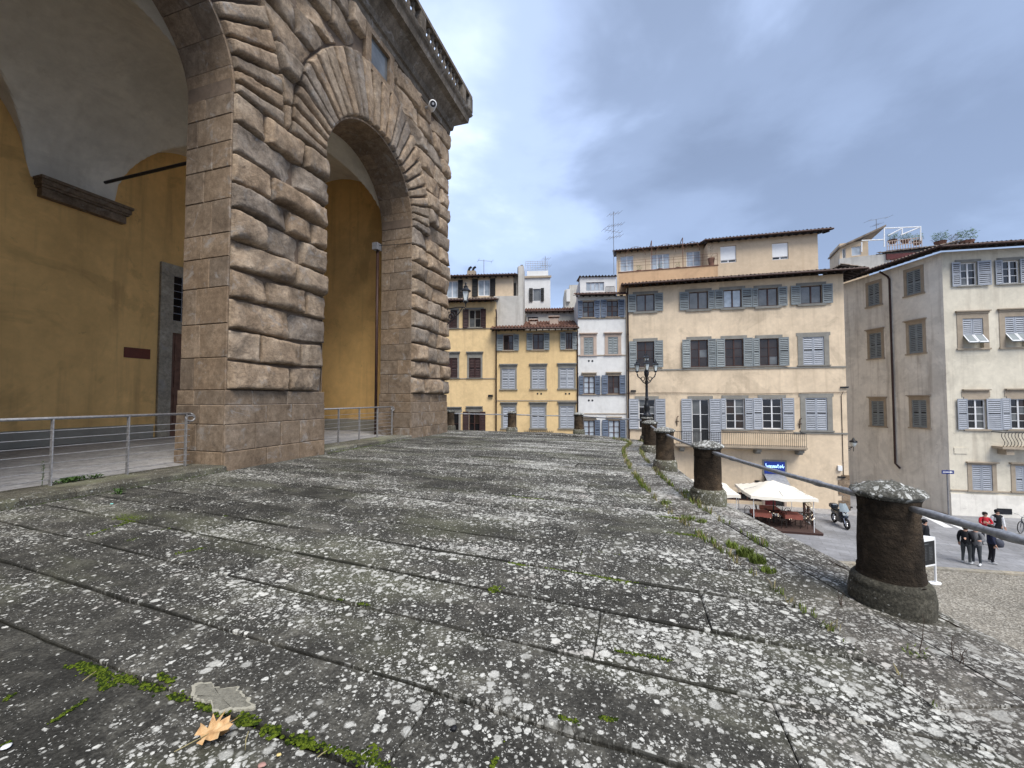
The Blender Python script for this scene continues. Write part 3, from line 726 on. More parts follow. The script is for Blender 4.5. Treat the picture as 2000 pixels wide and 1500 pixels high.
while s < 10.9:
    h = random.uniform(0.54, 0.70); s1 = s + h
    for kk in KEYS:
        if s + .3 < kk < s + .95: s1 = kk; break
    v0 = 0.13 if s < SEND - .1 else -2.5
    ve0, ve1 = vend(s), vend(s1)
    if ve0 is None or ve1 is None: s = s1; continue
    def ve(sx):
        v = 1.0
        while inside(rp(sx, v)) and v < 14: v += .03
        return v + .0
    ve0, ve1 = ve(s), ve(s1)
    x = v0; vmax = min(ve0, ve1); cuts = [x]
    while True:
        x += random.uniform(1.2, 2.5)
        if x > vmax - 0.5: break
        cuts.append(x)
    gg = random.uniform(.006, .011); rdz = random.uniform(-.007, .008)
    for i, a in enumerate(cuts):
        b = cuts[i + 1] if i + 1 < len(cuts) else None
        if b is not None: q = (rp(s + gg, a + g), rp(s + gg, b - g), rp(s1 - gg, b - g), rp(s1 - gg, a + g))
        else: q = (rp(s + gg, a + g), rp(s + gg, ve0), rp(s1 - gg, ve1), rp(s1 - gg, a + g))
        q = tuple(reversed(q)) if (q[1] - q[0]).cross(q[2] - q[1]).z < 0 else q
        slab(q, dz=rdz + random.uniform(-.004, .004)); joints.append((s, a, b if b else vmax))
    s = s1; row += 1
# ---- coping in two rows of stones along the edge
mid_o = -0.28; outp = 0.34
wallz = -5.94
cop = tag(link('coping', None), kind='structure') if False else None
rw = MB(); po = offset(path, 0.22)
for i in range(len(po) - 1):
    a, b = po[i], po[i + 1]; rw.quad(V((a.x, a.y, wallz - .3)), V((b.x, b.y, wallz - .3)), V((b.x, b.y, -.02)), V((a.x, a.y, -.02)))
rwo = tag(rw.build('retaining_wall', M['ashlar'], None), 'curved stone retaining wall that carries the terrace above the piazza', 'wall')
cum = [0.0]
for i in range(len(path) - 1): cum.append(cum[-1] + (path[i + 1] - path[i]).length)
def along(o, d):
    P = offs[o]
    for i in range(len(cum) - 1):
        if cum[i + 1] >= d:
            t = (d - cum[i]) / max(1e-6, cum[i + 1] - cum[i]); return P[i].lerp(P[i + 1], t)
    return P[-1]
offs = {o: offset(path, o) for o in (-0.752, -0.268, -0.262, 0.34)}
for (oa, ob, z_in, z_out, lo, hi) in ((-0.752, -0.268, .006, .03, .8, 1.5), (-0.262, 0.34, .028, -.035, .9, 1.6)):
    d = 0.0
    while d < cum[-1] - .3:
        d1 = min(cum[-1], d + random.uniform(lo, hi)); n = max(3, int((d1 - d) / .16)); vs = []; fs = []; nc = 5
        dzr = random.uniform(-.006, .008)
        for i in range(n + 1):
            t = d + .006 + (d1 - d - .012) * i / n
            A, B = along(oa, t), along(ob, t)
            for k in range(-1, nc + 2):
                x = max(0, min(1, k / nc)); P = A.lerp(B, x * .985 + .007)
                z = tz(P) + z_in + (z_out - z_in) * x + dzr + .012 * noise.noise(V((P.x * 3, P.y * 3, 5)))
                if k in (0, nc) or i in (0, n): z -= .012
                if k in (-1, nc + 1): z = tz(P) - .16
                vs.append(V((P.x, P.y, z)))
        w_ = nc + 3
        for i in range(n):
            for k in range(w_ - 1): a = i * w_ + k; fs.append((a, a + w_, a + w_ + 1, a + 1))
        fs.append(tuple(range(w_))); fs.append(tuple(n * w_ + k for k in range(w_ - 1, -1, -1)))
        m = MB(); m.add(vs, fs); m.build('coping_stone', M['coping'], bed_o, False); d = d1
# ---- kerb before the arches
random.seed(3)
for (a, b) in ((-12.0, -0.02), (2.70, 7.0)):
    x = a
    while x < b - .05:
        x1 = min(b, x + random.uniform(1.1, 1.9)); x1 = b if b - x1 < .5 else x1
        m = MB(); n = max(2, int((x1 - x) / .2)); vs = []; fs = []
        for i in range(n + 1):
            sx = x + .006 + (x1 - x - .012) * i / n; w1 = .012 * noise.noise(V((sx * 2, 1, 1)))
            for (o, z) in ((-.8, FL + .0), (.06 + w1, FL + .004), (.105 + w1, FL - .03), (.115 + w1, -.1)): vs.append(pp(sx, z + (0.006 * noise.noise(V((sx * 3, z, 4)))), o))
        for i in range(n):
            for k in range(3): p = i * 4 + k; fs.append((p, p + 4, p + 5, p + 1))
        fs += [(3, 2, 1, 0), (n * 4, n * 4 + 1, n * 4 + 2, n * 4 + 3)]
        m.add(vs, fs); m.build('kerb_stone', M['kerb'], bed_o); x = x1
# ---- railings in the arches
def fence(s0, s1, name, label, posts, curl0, curl1):
    o_ = -.62; zt = FL + 1.04
    f = root(name, pp((s0 + s1) / 2, FL, o_), label, 'railing', 'iron railings in the palace arches', world=True)
    m = MB(); m.tube([pp(s0, zt, o_), pp(s1, zt, o_)], .024, 8)
    for (flag, se, sg) in ((curl0, s0, -1), (curl1, s1, 1)):
        if flag:
            m.tube([pp(se + sg * (.085 * math.sin(a)), zt - .085 + .085 * math.cos(a) * (1 - a / 14), o_) for a in [k * .35 for k in range(0, 24)]], .02, 6)
    m.build('top_rail', M['railing'], f, True)
    for k in range(7):
        z = FL + .10 + k * .125; m = MB(); m.tube([pp(s0, z, o_), pp(s1, z, o_)], .006, 5); m.build('wire', M['railing'], f)
    for p in posts:
        m = MB(); m.obox(pp(p - .008, FL - .02, o_ - .03), PU * .016, PN * .06, V((0, 0, 1.05))); m.build('post', M['railing'], f)
fence(-4.34, -.25, 'arch_railing', 'iron railing with thin wires across the nearest arch', (-4.3, -3.3, -2.29, -1.30, -.33), False, True)
fence(2.72, 6.86, 'arch_railing', 'iron railing with thin wires across the second, farther arch', (3.1, 4.03, 4.99, 5.95, 6.82), False, True)

# ---- bollards and rods
BL = ['lichen capped stone bollard behind the camera side', '', '', 'largest dark stone bollard with pale lichen cap, nearest to the viewer', 'second dark stone bollard along the terrace edge, above the white parasols', 'third dark stone bollard along the curved edge, standing in grass', 'fourth dark stone bollard along the curved edge, before the one with the lamp', 'stone bollard at the terrace corner carrying the black lamp post', 'distant dark bollard in front of the white house', 'distant dark bollard in front of the middle of the yellow house', 'distant dark bollard beside the palace corner', '']
bpos = []
for i, (x, y) in enumerate(bol):
    if i in (0, 1, 11): bpos.append(V((x, y, tz((x, y))))); continue
    b0 = tz((x, y)) - .03; bpos.append(V((x, y, b0 + .03)))
    t = (path[min(i * 14 + 1, len(path) - 1)] - path[max(i * 14 - 1, 0)]).normalized()
    r_ = root('stone_bollard', (x, y, b0), BL[i] or 'dark stone bollard just outside the picture beside the camera', 'bollard', 'stone bollards along the terrace edge', rz=math.atan2(t.y, t.x)); r_.scale = (1, 1, 1.085)
    sd_ = i * 7.7
    m = MB(); m.lathe([(.245, -.05), (.252, .0), (.256, .10), (.250, .155), (.243, .17), (.247, .182), (.238, .20), (.215, .225)], 28, jit=.03, seed=sd_); m.build('plinth', M['bollard_base'], r_, True)
    m = MB(); m.lathe([(.222, .215), (.206, .225), (.198, .26), (.200, .275), (.192, .29), (.191, .45), (.186, .64), (.184, .655), (.190, .665), (.185, .68), (.186, .745), (.196, .77)], 28, jit=.035, seed=sd_ + 2); m.build('shaft', M['bollard'], r_, True)
    m = MB(); m.lathe([(.185, .765), (.200, .782), (.222, .795), (.228, .803), (.225, .811), (.212, .820), (.20, .829), (.17, .84), (.14, .85), (.11, .86), (.08, .868), (.04, .876), (.01, .88)], 48, jit=.07, seed=sd_ + 4)
    for k in range(len(m.v)):
        v = V(m.v[k])
        if v.z > .805: m.v[k] = (v.x, v.y, v.z + .016 * noise.noise(V((v.x * 14 + sd_, v.y * 14, 2))) + .016 * noise.noise(V((v.x * 38, v.y * 38, sd_))))
        elif v.z > .79: m.v[k] = (v.x, v.y, v.z + .010 * noise.noise(V((v.x * 20 + sd_, v.y * 20, 5))))
    m.build('cap', M['cap'], r_, True)
RL = {2: 'thick grey iron rod leaving the nearest bollard towards the picture edge', 3: 'long grey iron rod between the two nearest bollards', 4: 'grey iron rod between the second and third bollards', 5: 'short grey iron rod between the third and fourth bollards', 6: 'thin iron rod between the fourth bollard and the lamp bollard', 7: 'distant iron rod from the lamp bollard round the terrace corner', 8: 'distant iron rod before the yellow house, right of its middle bollard', 9: 'distant iron rod before the yellow house, ending near the palace corner', 10: 'distant iron rod passing behind the palace corner'}
for i in range(2, 11):
    a, b = bpos[i] + V((0, 0, .765)), bpos[i + 1] + V((0, 0, .765)); d = (b - a).normalized()
    a2, b2 = a + d * .17, b - d * .17; Ln = (b2 - a2).length
    ts = [0, .03, .06, .10, .16, .18, .20, .22, .24, .5, .74, .76, .78, .80, .82, .84, .90, .94, .97, 1]
    rr = [.020, .026, .030, .027, .023, .023, .030, .030, .023, .023, .023, .023, .030, .030, .023, .023, .027, .030, .026, .020]
    m = MB(); m.tube([a2.lerp(b2, t) - V((0, 0, .012 * math.sin(math.pi * t))) for t in ts], rr, 10)
    tag(m.build('iron_rod', M['iron'], None, True), RL[i], 'rod', 'iron rods between the bollards')
# ------------------------------------------------------------------ houses round the piazza
PZ = -5.94
class Fac:
    """a facade plane: origin o (X, Y), unit direction d to the viewer's right, outward normal n"""
    def __init__(s, o, d): s.o = V((o[0], o[1], 0)); s.d = V((d[0], d[1], 0)).normalized(); s.n = V((s.d.y, -s.d.x, 0))
    def pt(s, u, z, o=0.0): return s.o + s.d * u + s.n * o + V((0, 0, z))
    def px(s, x, y, o=0.0):
        r = ray(x, y); c = V((0, 0, CAMZ)); t = (s.o + s.n * o - c).dot(s.n) / r.dot(s.n); P = c + r * t
        return (P - s.o).dot(s.d), P.z
    def rect(s, x0, x1, y0, y1, o=0.0):
        xm, ym = (x0 + x1) / 2, (y0 + y1) / 2
        return s.px(x0, ym, o)[0], s.px(x1, ym, o)[0], s.px(xm, y1, o)[1], s.px(xm, y0, o)[1]
    def back(s, k): return Fac((s.o - s.n * k)[:2], s.d[:2])
    def box(s, mb, u0, u1, z0, z1, o0, o1, mi=0): mb.obox(s.pt(u0, z0, o0), s.d * (u1 - u0), s.n * (o1 - o0), V((0, 0, z1 - z0)), mi)
def wall(F, par, u0, u1, z0, z1, holes, mat, depth=9.0, name='wall', rev=0.2, zb=None):
    us = sorted({u0, u1} | {h[0] for h in holes} | {h[1] for h in holes}); zs = sorted({z0, z1} | {h[2] for h in holes} | {h[3] for h in holes})
    us = [u for u in us if u0 <= u <= u1]; zs = [z for z in zs if z0 <= z <= z1]; m = MB()
    for a, b in zip(us, us[1:]):
        for c, d in zip(zs, zs[1:]):
            cu, cz = (a + b) / 2, (c + d) / 2
            if any(h[0] < cu < h[1] and h[2] < cz < h[3] for h in holes): continue
            m.quad(F.pt(a, c), F.pt(b, c), F.pt(b, d), F.pt(a, d))
    for (a, b, c, d) in holes:
        m.quad(F.pt(a, c), F.pt(a, d), F.pt(a, d, -rev), F.pt(a, c, -rev)); m.quad(F.pt(b, d), F.pt(b, c), F.pt(b, c, -rev), F.pt(b, d, -rev))
        m.quad(F.pt(a, d), F.pt(b, d), F.pt(b, d, -rev), F.pt(a, d, -rev)); m.quad(F.pt(b, c), F.pt(a, c), F.pt(a, c, -rev), F.pt(b, c, -rev))
        m.quad(F.pt(a, c, -rev), F.pt(b, c, -rev), F.pt(b, d, -rev), F.pt(a, d, -rev))
    m.quad(F.pt(u0, z0, -depth), F.pt(u0, z0), F.pt(u0, z1), F.pt(u0, z1, -depth)); m.quad(F.pt(u1, z0), F.pt(u1, z0, -depth), F.pt(u1, z1, -depth), F.pt(u1, z1))
    m.quad(F.pt(u1, z0, -depth), F.pt(u0, z0, -depth), F.pt(u0, z1, -depth), F.pt(u1, z1, -depth)); m.quad(F.pt(u0, z1), F.pt(u1, z1), F.pt(u1, z1, -depth), F.pt(u0, z1, -depth))
    return m.build(name, mat, par)
def shutter(F, par, u0, u1, z0, z1, o, mat, slat=0.125, lab=None, ang=0.0, hinge=0):
    """a louvred leaf: frame + slats; ang opens it off the wall about hinge side (0: u0, 1: u1)"""
    if ang:
        h = u0 if hinge == 0 else u1; d2 = (F.d * math.cos(ang) + F.n * math.sin(ang)) if hinge == 0 else (F.d * math.cos(ang) - F.n * math.sin(ang))
        G_ = Fac(F.pt(h, 0, o)[:2], d2[:2]); u0, u1 = u0 - h, u1 - h; o = 0.0
    else: G_ = F
    w_ = 0.06; t = 0.045; m = MB()
    G_.box(m, u0, u0 + w_, z0, z1, o, o + t); G_.box(m, u1 - w_, u1, z0, z1, o, o + t)
    G_.box(m, u0 + w_, u1 - w_, z0, z0 + .08, o + .002, o + t - .002); G_.box(m, u0 + w_, u1 - w_, z1 - .07, z1, o + .002, o + t - .002)
    zm = z0 + (z1 - z0) * .48
    if z1 - z0 > 1.2: G_.box(m, u0 + w_, u1 - w_, zm, zm + .06, o + .002, o + t - .002)
    ob = m.build('shutter', mat, par)
    if lab: ob['label'] = lab
    m = MB(); z = z0 + .08
    while z < z1 - .1:
        if not (z1 - z0 > 1.2 and zm - .05 < z < zm + .05):
            m.obox(G_.pt(u0 + w_, z, o + .046), G_.d * (u1 - u0 - 2 * w_), -G_.n * .036 + V((0, 0, .085)), G_.n * .008 + V((0, 0, .006)))
        z += slat
    G_.box(m, u0 + w_, u1 - w_, z0 + .08, z1 - .07, o + .002, o + .006, 1)  # added backing sheet, coloured dark as the shade between the slats
    so_ = m.build('slats', [mat, M['louvre_shade']], ob); so_['kind'] = 'stuff'; return ob
def window(F, par, r, frame='white', pane='glass', cols=2, rows=3, fw=0.055, dep=-0.12, leaf=True):
    u0, u1, z0, z1 = r; m = MB(); o0, o1 = dep, dep + .05
    F.box(m, u0, u0 + fw, z0, z1, o0, o1); F.box(m, u1 - fw, u1, z0, z1, o0, o1)
    F.box(m, u0 + fw, u1 - fw, z0, z0 + fw * 1.3, o0, o1); F.box(m, u0 + fw, u1 - fw, z1 - fw, z1, o0, o1)
    iu0, iu1, iz0, iz1 = u0 + fw, u1 - fw, z0 + fw * 1.3, z1 - fw
    for c in range(1, cols): x = iu0 + (iu1 - iu0) * c / cols; F.box(m, x - fw * .75, x + fw * .75, iz0, iz1, o0 + .004, o1 + .006)
    for k in range(1, rows): z = iz0 + (iz1 - iz0) * k / rows; F.box(m, iu0, iu1, z - .016, z + .016, o0 + .01, o1 - .008)
    ob = m.build('window', M[frame], par)
    for c in range(cols):
        for k in range(rows):
            a, b = iu0 + (iu1 - iu0) * c / cols, iu0 + (iu1 - iu0) * (c + 1) / cols; c0, d0 = iz0 + (iz1 - iz0) * k / rows, iz0 + (iz1 - iz0) * (k + 1) / rows
            p = MB(); tl = random.uniform(-.006, .006); q = [F.pt(a, c0, o0 + .012 + tl), F.pt(b, c0, o0 + .012 - tl), F.pt(b, d0, o0 + .012 - tl), F.pt(a, d0, o0 + .012 + tl)]
            p.quad(*q); p.build('pane', M[random.choice((pane,) * 7 + (('glass_grey', 'glass_brown') if pane in ('glass', 'glass_brown') else (pane,)))], ob)
    return ob
def ears(F, par, r, mat, w_=.16, top=.16, sill=.09, o=.035, hood=0.0, ear=.10):
    """stone surround with ears, sill and an optional hood"""
    u0, u1, z0, z1 = r; m = MB()
    F.box(m, u0 - w_, u0, z0, z1, -.01, o); F.box(m, u1, u1 + w_, z0, z1, -.01, o)
    F.box(m, u0 - w_, u1 + w_, z1, z1 + top, -.01, o)
    if ear: F.box(m, u0 - w_ - ear, u0 - w_, z1 + top * .3, z1 + top, -.01, o - .003); F.box(m, u1 + w_, u1 + w_ + ear, z1 + top * .3, z1 + top, -.01, o - .003)
    m.build('surround', mat, par)
    if sill: m = MB(); F.box(m, u0 - w_ - .06, u1 + w_ + .06, z0 - sill, z0, -.01, o + .07); m.build('sill', mat, par)
    if hood:
        m = MB(); F.box(m, u0 - w_ - .08, u1 + w_ + .08, z1 + top + hood, z1 + top + hood + .07, -.01, o + .14); F.box(m, u0 - w_ - .03, u1 + w_ + .03, z1 + top, z1 + top + hood, -.01, o + .05); m.build('hood', mat, par)
def tiles(F, par, u0, u1, ze, depth, over, slope, mat='tile', name='roof', fascia=.14, sof=True, pitch=.24, back_only=False):
    """barrel-tiled pitched roof falling towards the viewer, with timber eaves"""
    run = depth + over; nr = max(2, int(run / .38)); nc = max(2, int((u1 - u0) / pitch)); m = MB(); vs = []; fs = []
    K = 5; W_ = nc * K + 1
    for j in range(nr):
        for e in (0, 1):
            d = run * (j + e) / nr; lift = .035 if e == 0 else 0.0
            for i in range(W_):
                ph = (i % K) / K; c = i // K; jit = .02 * noise.noise(V((c * 1.7, j * 2.1, u0)))
                hgt = .07 * math.sin(math.pi * min(1, ph / .62)) if ph < .62 else -.045 * math.sin(math.pi * (ph - .62) / .38)
                vs.append(F.pt(u0 + (u1 - u0) * i / (W_ - 1), ze + d * slope + hgt + lift + jit, over - d + (.03 * noise.noise(V((c * 3.1, j, 4))) if e == 0 else 0)))
    for j in range(nr):
        b = j * 2 * W_
        for i in range(W_ - 1):
            fs.append((b + i, b + i + 1, b + W_ + i + 1, b + W_ + i))
            if j: fs.append((b - W_ + i, b - W_ + i + 1, b + i + 1, b + i))
    m.add(vs, fs); rt = m.build(name, M[mat], par); rt['kind'] = 'stuff'
    if sof:
        m = MB(); z = ze - .10
        m.obox(F.pt(u0, z, over - .04), F.d * (u1 - u0), -F.n * (run) + V((0, 0, run * slope)), V((0, 0, .05)))
        so_ = m.build('eaves_board', M['soffit'], par)
        m = MB(); k = u0 + .1
        while k < u1 - .1:
            m.obox(F.pt(k, z - .12, over - .10), F.d * .09, -F.n * (over + .3) + V((0, 0, (over + .3) * slope)), V((0, 0, .12))); k += .48
        m.build('rafters', M['soffit'], so_)
        m = MB(); m.tube([F.pt(u0 - .02, ze - .04, over + .03), F.pt(u1 + .02, ze - .04, over + .03)], .065, 8); m.build('gutter', M['pipe'], par)
    return rt
def pipe(F, par, u, z0, z1, o=.08, r=.05, mat='pipe', name='downpipe'):
    m = MB(); m.tube([F.pt(u, z1, o + .25), F.pt(u, z1 - .25, o), F.pt(u, z0, o)], r, 8)
    z = z0 + .8
    while z < z1 - .5: m.tube([F.pt(u - r - .01, z, o), F.pt(u + r + .01, z, o)], r * 1.15, 6); z += 2.2
    return m.build(name, M[mat], par, True)
def openwin(F, par, g, sl, sr, smat, frame='white', pane='glass', cols=2, rows=3, trim='trim', hood=0.0, sill=.09, top=.16, sur=True, ang=0.0, w_=.16):
    """window given in picture coordinates g = (x0, x1, y0, y1) with shutter leaves folded back to x = sl and x = sr"""
    r = F.rect(*g); HOLES.append(r)
    def later():
        window(F, par, r, frame, pane, cols, rows)
        if sur: ears(F, par, r, M[trim], w_, top, sill, hood=hood)
        if sl: a = F.px(sl, (g[2] + g[3]) / 2)[0]; shutter(F, par, a, r[0] - .02, r[2] - .04, r[3] + .04, .05, M[smat], ang=random.uniform(.015, .15), hinge=1)
        if sr: a = F.px(sr, (g[2] + g[3]) / 2)[0]; shutter(F, par, r[1] + .02, a, r[2] - .04, r[3] + .04, .05, M[smat], ang=random.uniform(.015, .15), hinge=0)
    LATER.append(later); return r
def shutwin(F, par, g, smat, trim='trim', hood=0.0, sill=.09, top=.14, w_=.16, ear=.0, dep=-.05):
    r = F.rect(*g); HOLES.append(r)
    def later():
        um = (r[0] + r[1]) / 2
        shutter(F, par, r[0] + .01, um - .006, r[2] + .01, r[3] - .01, dep, M[smat]); shutter(F, par, um + .006, r[1] - .01, r[2] + .01, r[3] - .01, dep, M[smat])
        ears(F, par, r, M[trim], w_, top, sill, hood=hood, ear=ear)
    LATER.append(later); return r
HOLES = []; LATER = []
def finish(F, par, u0, u1, z0, z1, mat, depth=9.0):
    global HOLES, LATER
    wall(F, par, u0, u1, z0, z1, HOLES, mat, depth)
    for f in LATER: f()
    HOLES = []; LATER = []
def band(F, par, u0, u1, z, h=.10, o=.05, mat='trim', name='string_course'):
    m = MB(); F.box(m, u0, u1, z, z + h, -.01, o); m.build(name, M[mat], par)
M['louvre_shade'] = simple('painted_shade_behind_louvres', (.05, .05, .052), .9)  # shade behind the louvres, painted as a dark colour
random.seed(31)
# ---- central cream house
PR = ground(1660, 1000, PZ); d4 = V((3030, -800, 0)).normalized()
F4 = Fac((PR.x, PR.y), d4); uL = F4.px(1224, 700)[0]; uR = 0.0
h4 = root('cream_house', F4.pt(uL / 2, PZ, 0), 'wide cream house with grey shutters, long balcony and peach roof terrace', 'house', world=True)
zE = F4.px(1640, 535)[1]
for g, a, b, pn_, ro in (((1243, 1278, 575, 608), 1226.5, 1295, 'glass_grey', 1), ((1345.6, 1382.5, 570, 604), 1327, 1395, 'glass_grey', 1), ((1413, 1448, 566, 601), 1395.5, 1468, 'glass_pale', 1), ((1480.6, 1519, 563, 598), 1468.5, 1537, 'glass_grey', 1), ((1563.4, 1605, 558, 593), 1543.5, 1625, 'glass_grey', 1)):
    openwin(F4, h4, g, a, b, 'shutter_grey', 'brownwood', pn_, 2, ro, top=.22, sill=.16)
for g, a, b in (((1244, 1277.5, 667, 717), 1229, 1295), ((1348.7, 1382.5, 664, 717), 1332, 1398.2), ((1416, 1451.5, 662, 715.5), 1398.6, 1470), ((1483.7, 1520.5, 661, 714), 1470.5, 1540)):
    openwin(F4, h4, g, a, b, 'shutter_grey', 'brownwood', 'glass_brown', 2, 3, top=.24, sill=.05)
shutwin(F4, h4, (1568, 1609.5, 658, 713), 'shutter_light', top=.30, ear=.08, sill=.06, w_=.30)
openwin(F4, h4, (1247.5, 1279.7, 780, 837), 1228.5, 1299.6, 'shutter_light', 'white', 'glass', 2, 4, top=.24, sill=.1)
openwin(F4, h4, (1351.5, 1385.5, 780, 868), 1331, 1407.4, 'shutter_light', 'white', 'glass', 2, 3, top=.24, sill=0)
openwin(F4, h4, (1417.8, 1454.3, 779, 838), 1407.8, 1470.3, 'shutter_light', 'white', 'glass', 2, 4, top=.24, sill=.1)
openwin(F4, h4, (1489, 1527.4, 778.5, 838), 1470.7, 1550.4, 'shutter_light', 'white', 'glass', 2, 4, top=.24, sill=.1)
shutwin(F4, h4, (1573.3, 1615.8, 777, 840.6), 'shutter_light', top=.30, ear=.08, sill=.1, w_=.30)
# ground floor: shop door, low window strip, bar windows, small vents
dr4 = F4.rect(1494, 1532, 973, 1003); dr4 = (dr4[0], dr4[1], PZ, dr4[3]); HOLES.append(dr4)
ws4 = F4.rect(1420, 1488, 962, 978); HOLES.append(ws4)
finish(F4, h4, uL, uR, PZ, zE, M['cream'], 10)
m = MB(); F4.box(m, dr4[0], (dr4[0] + dr4[1]) / 2 + .1, PZ, dr4[3], -.16, -.12); m.build('shop_door', simple('dark_red_door', (0.10, 0.012, 0.014), .5), h4)
m = MB(); F4.box(m, (dr4[0] + dr4[1]) / 2 + .1, dr4[1], PZ, dr4[3], -.16, -.14); m.build('shop_door_glass', M['glass'], h4)
ears(F4, h4, dr4, M['trim_pink'], .14, .12, 0, ear=0)
window(F4, h4, ws4, 'brownwood', 'glass', 5, 1)
zb1 = F4.px(1500, 717.5)[1]; zb2 = F4.px(1500, 842)[1]
band(F4, h4, uL, uR, zb1 - .1, .1, .05); band(F4, h4, F4.px(1550, 842)[0], uR, zb2 - .12, .1, .06)
for x0, x1, y in ((1474, 1484, 940), (1636, 1650, 932), (1232, 1242, 764), (1641, 1656, 757)):
    r = F4.rect(x0, x1, y - 2, y + 1); m = MB(); F4.box(m, r[0], r[1], r[2], r[3], 0, .12); m.build('vent_box', M['black_iron'], h4)
m = MB(); r = F4.rect(1635, 1643, 909, 919); F4.box(m, r[0], r[1], r[2], r[3], 0, .15); m.build('meter_box', M['white_plain'], h4)
pipe(F4, h4, F4.px(1643.5, 800)[0], F4.px(1644, 928)[1], F4.px(1643, 765)[1], .03, .018)
pipe(F4, h4, uL + .12, F4.px(1229, 960)[1], zE - .1, .09, .055)
# quoins at the street corner
for k in range(7):
    z = PZ + .05 + k * .34; L_ = .62 if k % 2 else .42; m = MB(); F4.box(m, uR - L_, uR + .03, z, z + .325, -.4, .035); m.build('quoin', M['ashlar'], h4)
# wall hooks, wires, graffiti-like stain, hearts
for x, y in ((1322, 823), (1561, 828)):
    u, z = F4.px(x, y); m = MB(); m.tube([F4.pt(u, z - .3, .02), F4.pt(u, z + .3, .1), F4.pt(u + .1, z + .4, .14)], .03, 5); m.tube([F4.pt(u - .1, z, .06), F4.pt(u + .12, z + .02, .12)], .03, 5); m.build('shutter_hook', M['pipe'], h4)
m = MB(); zw = F4.px(1450, 768)[1]; m.tube([F4.pt(uL - 3, zw - .15, .08)] + [F4.pt(uL + (uR - uL) * k / 8, zw + .05 * math.sin(k), .06) for k in range(9)], .018, 5); m.build('facade_cable', M['pipe'], h4)
# balcony
b0, b1 = F4.px(1319, 860, .9)[0], F4.px(1577, 872, .9)[0]; zbal = F4.px(1450, 871, .95)[1]
m = MB(); F4.box(m, b0, b1, zbal - .13, zbal, 0, .95); F4.box(m, b0 + .05, b1 - .05, zbal - .22, zbal - .13, 0, .85); bo4 = m.build('balcony', M['trim_tan'], h4)
for x in (1330, 1476, 1557): u = F4.px(x, 880)[0]; m = MB(); F4.box(m, u - .16, u + .16, zbal - .55, zbal - .22, 0, .5); F4.box(m, u - .15, u + .15, zbal - .4, zbal - .22, .5, .75); m.build('bracket', M['trim'], bo4)
zr = F4.px(1450, 845, .9)[1]
m = MB(); m.tube([F4.pt(b0 + .04, zr, .02), F4.pt(b0 + .04, zr, .9), F4.pt(b1 - .04, zr, .9), F4.pt(b1 - .04, zr, .02)], .022, 6); m.tube([F4.pt(b0 + .04, zbal + .08, .9), F4.pt(b1 - .04, zbal + .08, .9)], .014, 5)
m.build('handrail', M['black_iron'], bo4)
bar = None; n = int((b1 - b0) / .115)
for k in range(n + 1):
    if bar is None:
        m = MB(); m.tube([(0, 0, 0), (0, 0, zr - zbal)], .012, 5); bar = m.build('baluster_bar', M['black_iron'], bo4); bd = bar.data
    else: bar = link('baluster_bar', bd, bo4)
    bar.location = F4.pt(b0 + .05 + (b1 - b0 - .1) * k / n, zbal, .9)
# main roof and attic storey
tiles(F4, h4, uL - .35, uR + .9, zE + .05, 2.6, 1.0, .26, 'tile_grey')
# the roof turns the street corner on the right
F4r = Fac(F4.pt(uR, 0, 0)[:2], (-F4.n)[:2]); tiles(F4r, h4, -.9, 10, zE + .05, .5, .95, .26, 'tile_grey')
FA = F4.back(2.6); za0 = zE + .5
aL, aM, aR = FA.px(1204, 520)[0], FA.px(1382, 490)[0], FA.px(1597, 470)[0]; zaT = FA.px(1597, 455)[1]
FB = F4.back(4.2); bL, bM = FB.px(1204, 500)[0], FB.px(1375, 480)[0]; zbT = FB.px(1300, 484)[1]
for g, c in (((1211.6, 1237, 500, 530), 2), ((1271, 1307.5, 496, 526), 3), ((1340.5, 1368, 490.6, 520), 2)):
    openwin(FB, h4, g, None, None, '', 'white', 'glass_pale', c, 1, sur=False)
finish(FB, h4, bL, bM + 1.2, za0 - .5, zbT, M['cream_attic'], 5)
for g in ((1407, 1438, 480, 513), (1508, 1540, 474, 507)):
    r = FA.rect(*g); HOLES.append(r)
    def roller(r=r):
        m = MB(); FA.box(m, r[0] + .02, r[1] - .02, r[2] + .25, r[3] - .02, -.12, -.08); m.build('roller_blind', M['white_plain'], h4); window(FA, h4, (r[0], r[1], r[2], r[2] + .27), 'white', 'glass', 2, 1, dep=-.16)
    LATER.append(roller)
finish(FA, h4, aM, aR, za0 - .5, zaT, M['cream_attic'], 6)
tiles(FB, h4, bL - .3, bM + 1.3, zbT, 4, .45, .24, 'tile', sof=True); tiles(FA, h4, aM - .3, aR + .75, zaT + .05, 5, .6, .24, 'tile')
# peach parapet and terrace rail
FP = F4.back(1.55); p0, p1 = FP.px(1208, 535)[0], FP.px(1402, 525)[0]; zp = FP.px(1300, 526)[1]
m = MB(); FP.box(m, p0, p1, zE + .1, zp, -.18, 0); m.build('terrace_parapet', M['orange'], h4)
m = MB(); FP.box(m, p0 - .04, p1 + .04, zp, zp + .06, -.22, .04); m.build('parapet_coping', M['tile'], h4)
m = MB(); zt_ = zp + .95
for k in range(8): u = p0 + (p1 - p0) * k / 7; m.tube([FP.pt(u, zp, -.09), FP.pt(u, zt_, -.09)], .014, 5)
for z in (zt_, zp + .5, zp + .75): m.tube([FP.pt(p0, z, -.09), FP.pt(p1, z, -.09)], .011, 5)
for x in (1273, 1334): u = FP.px(x, 500)[0]; m.tube([FP.pt(u, zp, -.1), FP.pt(u, zp + 2.4, -.1), FP.pt(u, zp + 2.5, -2.5)], .03, 5)
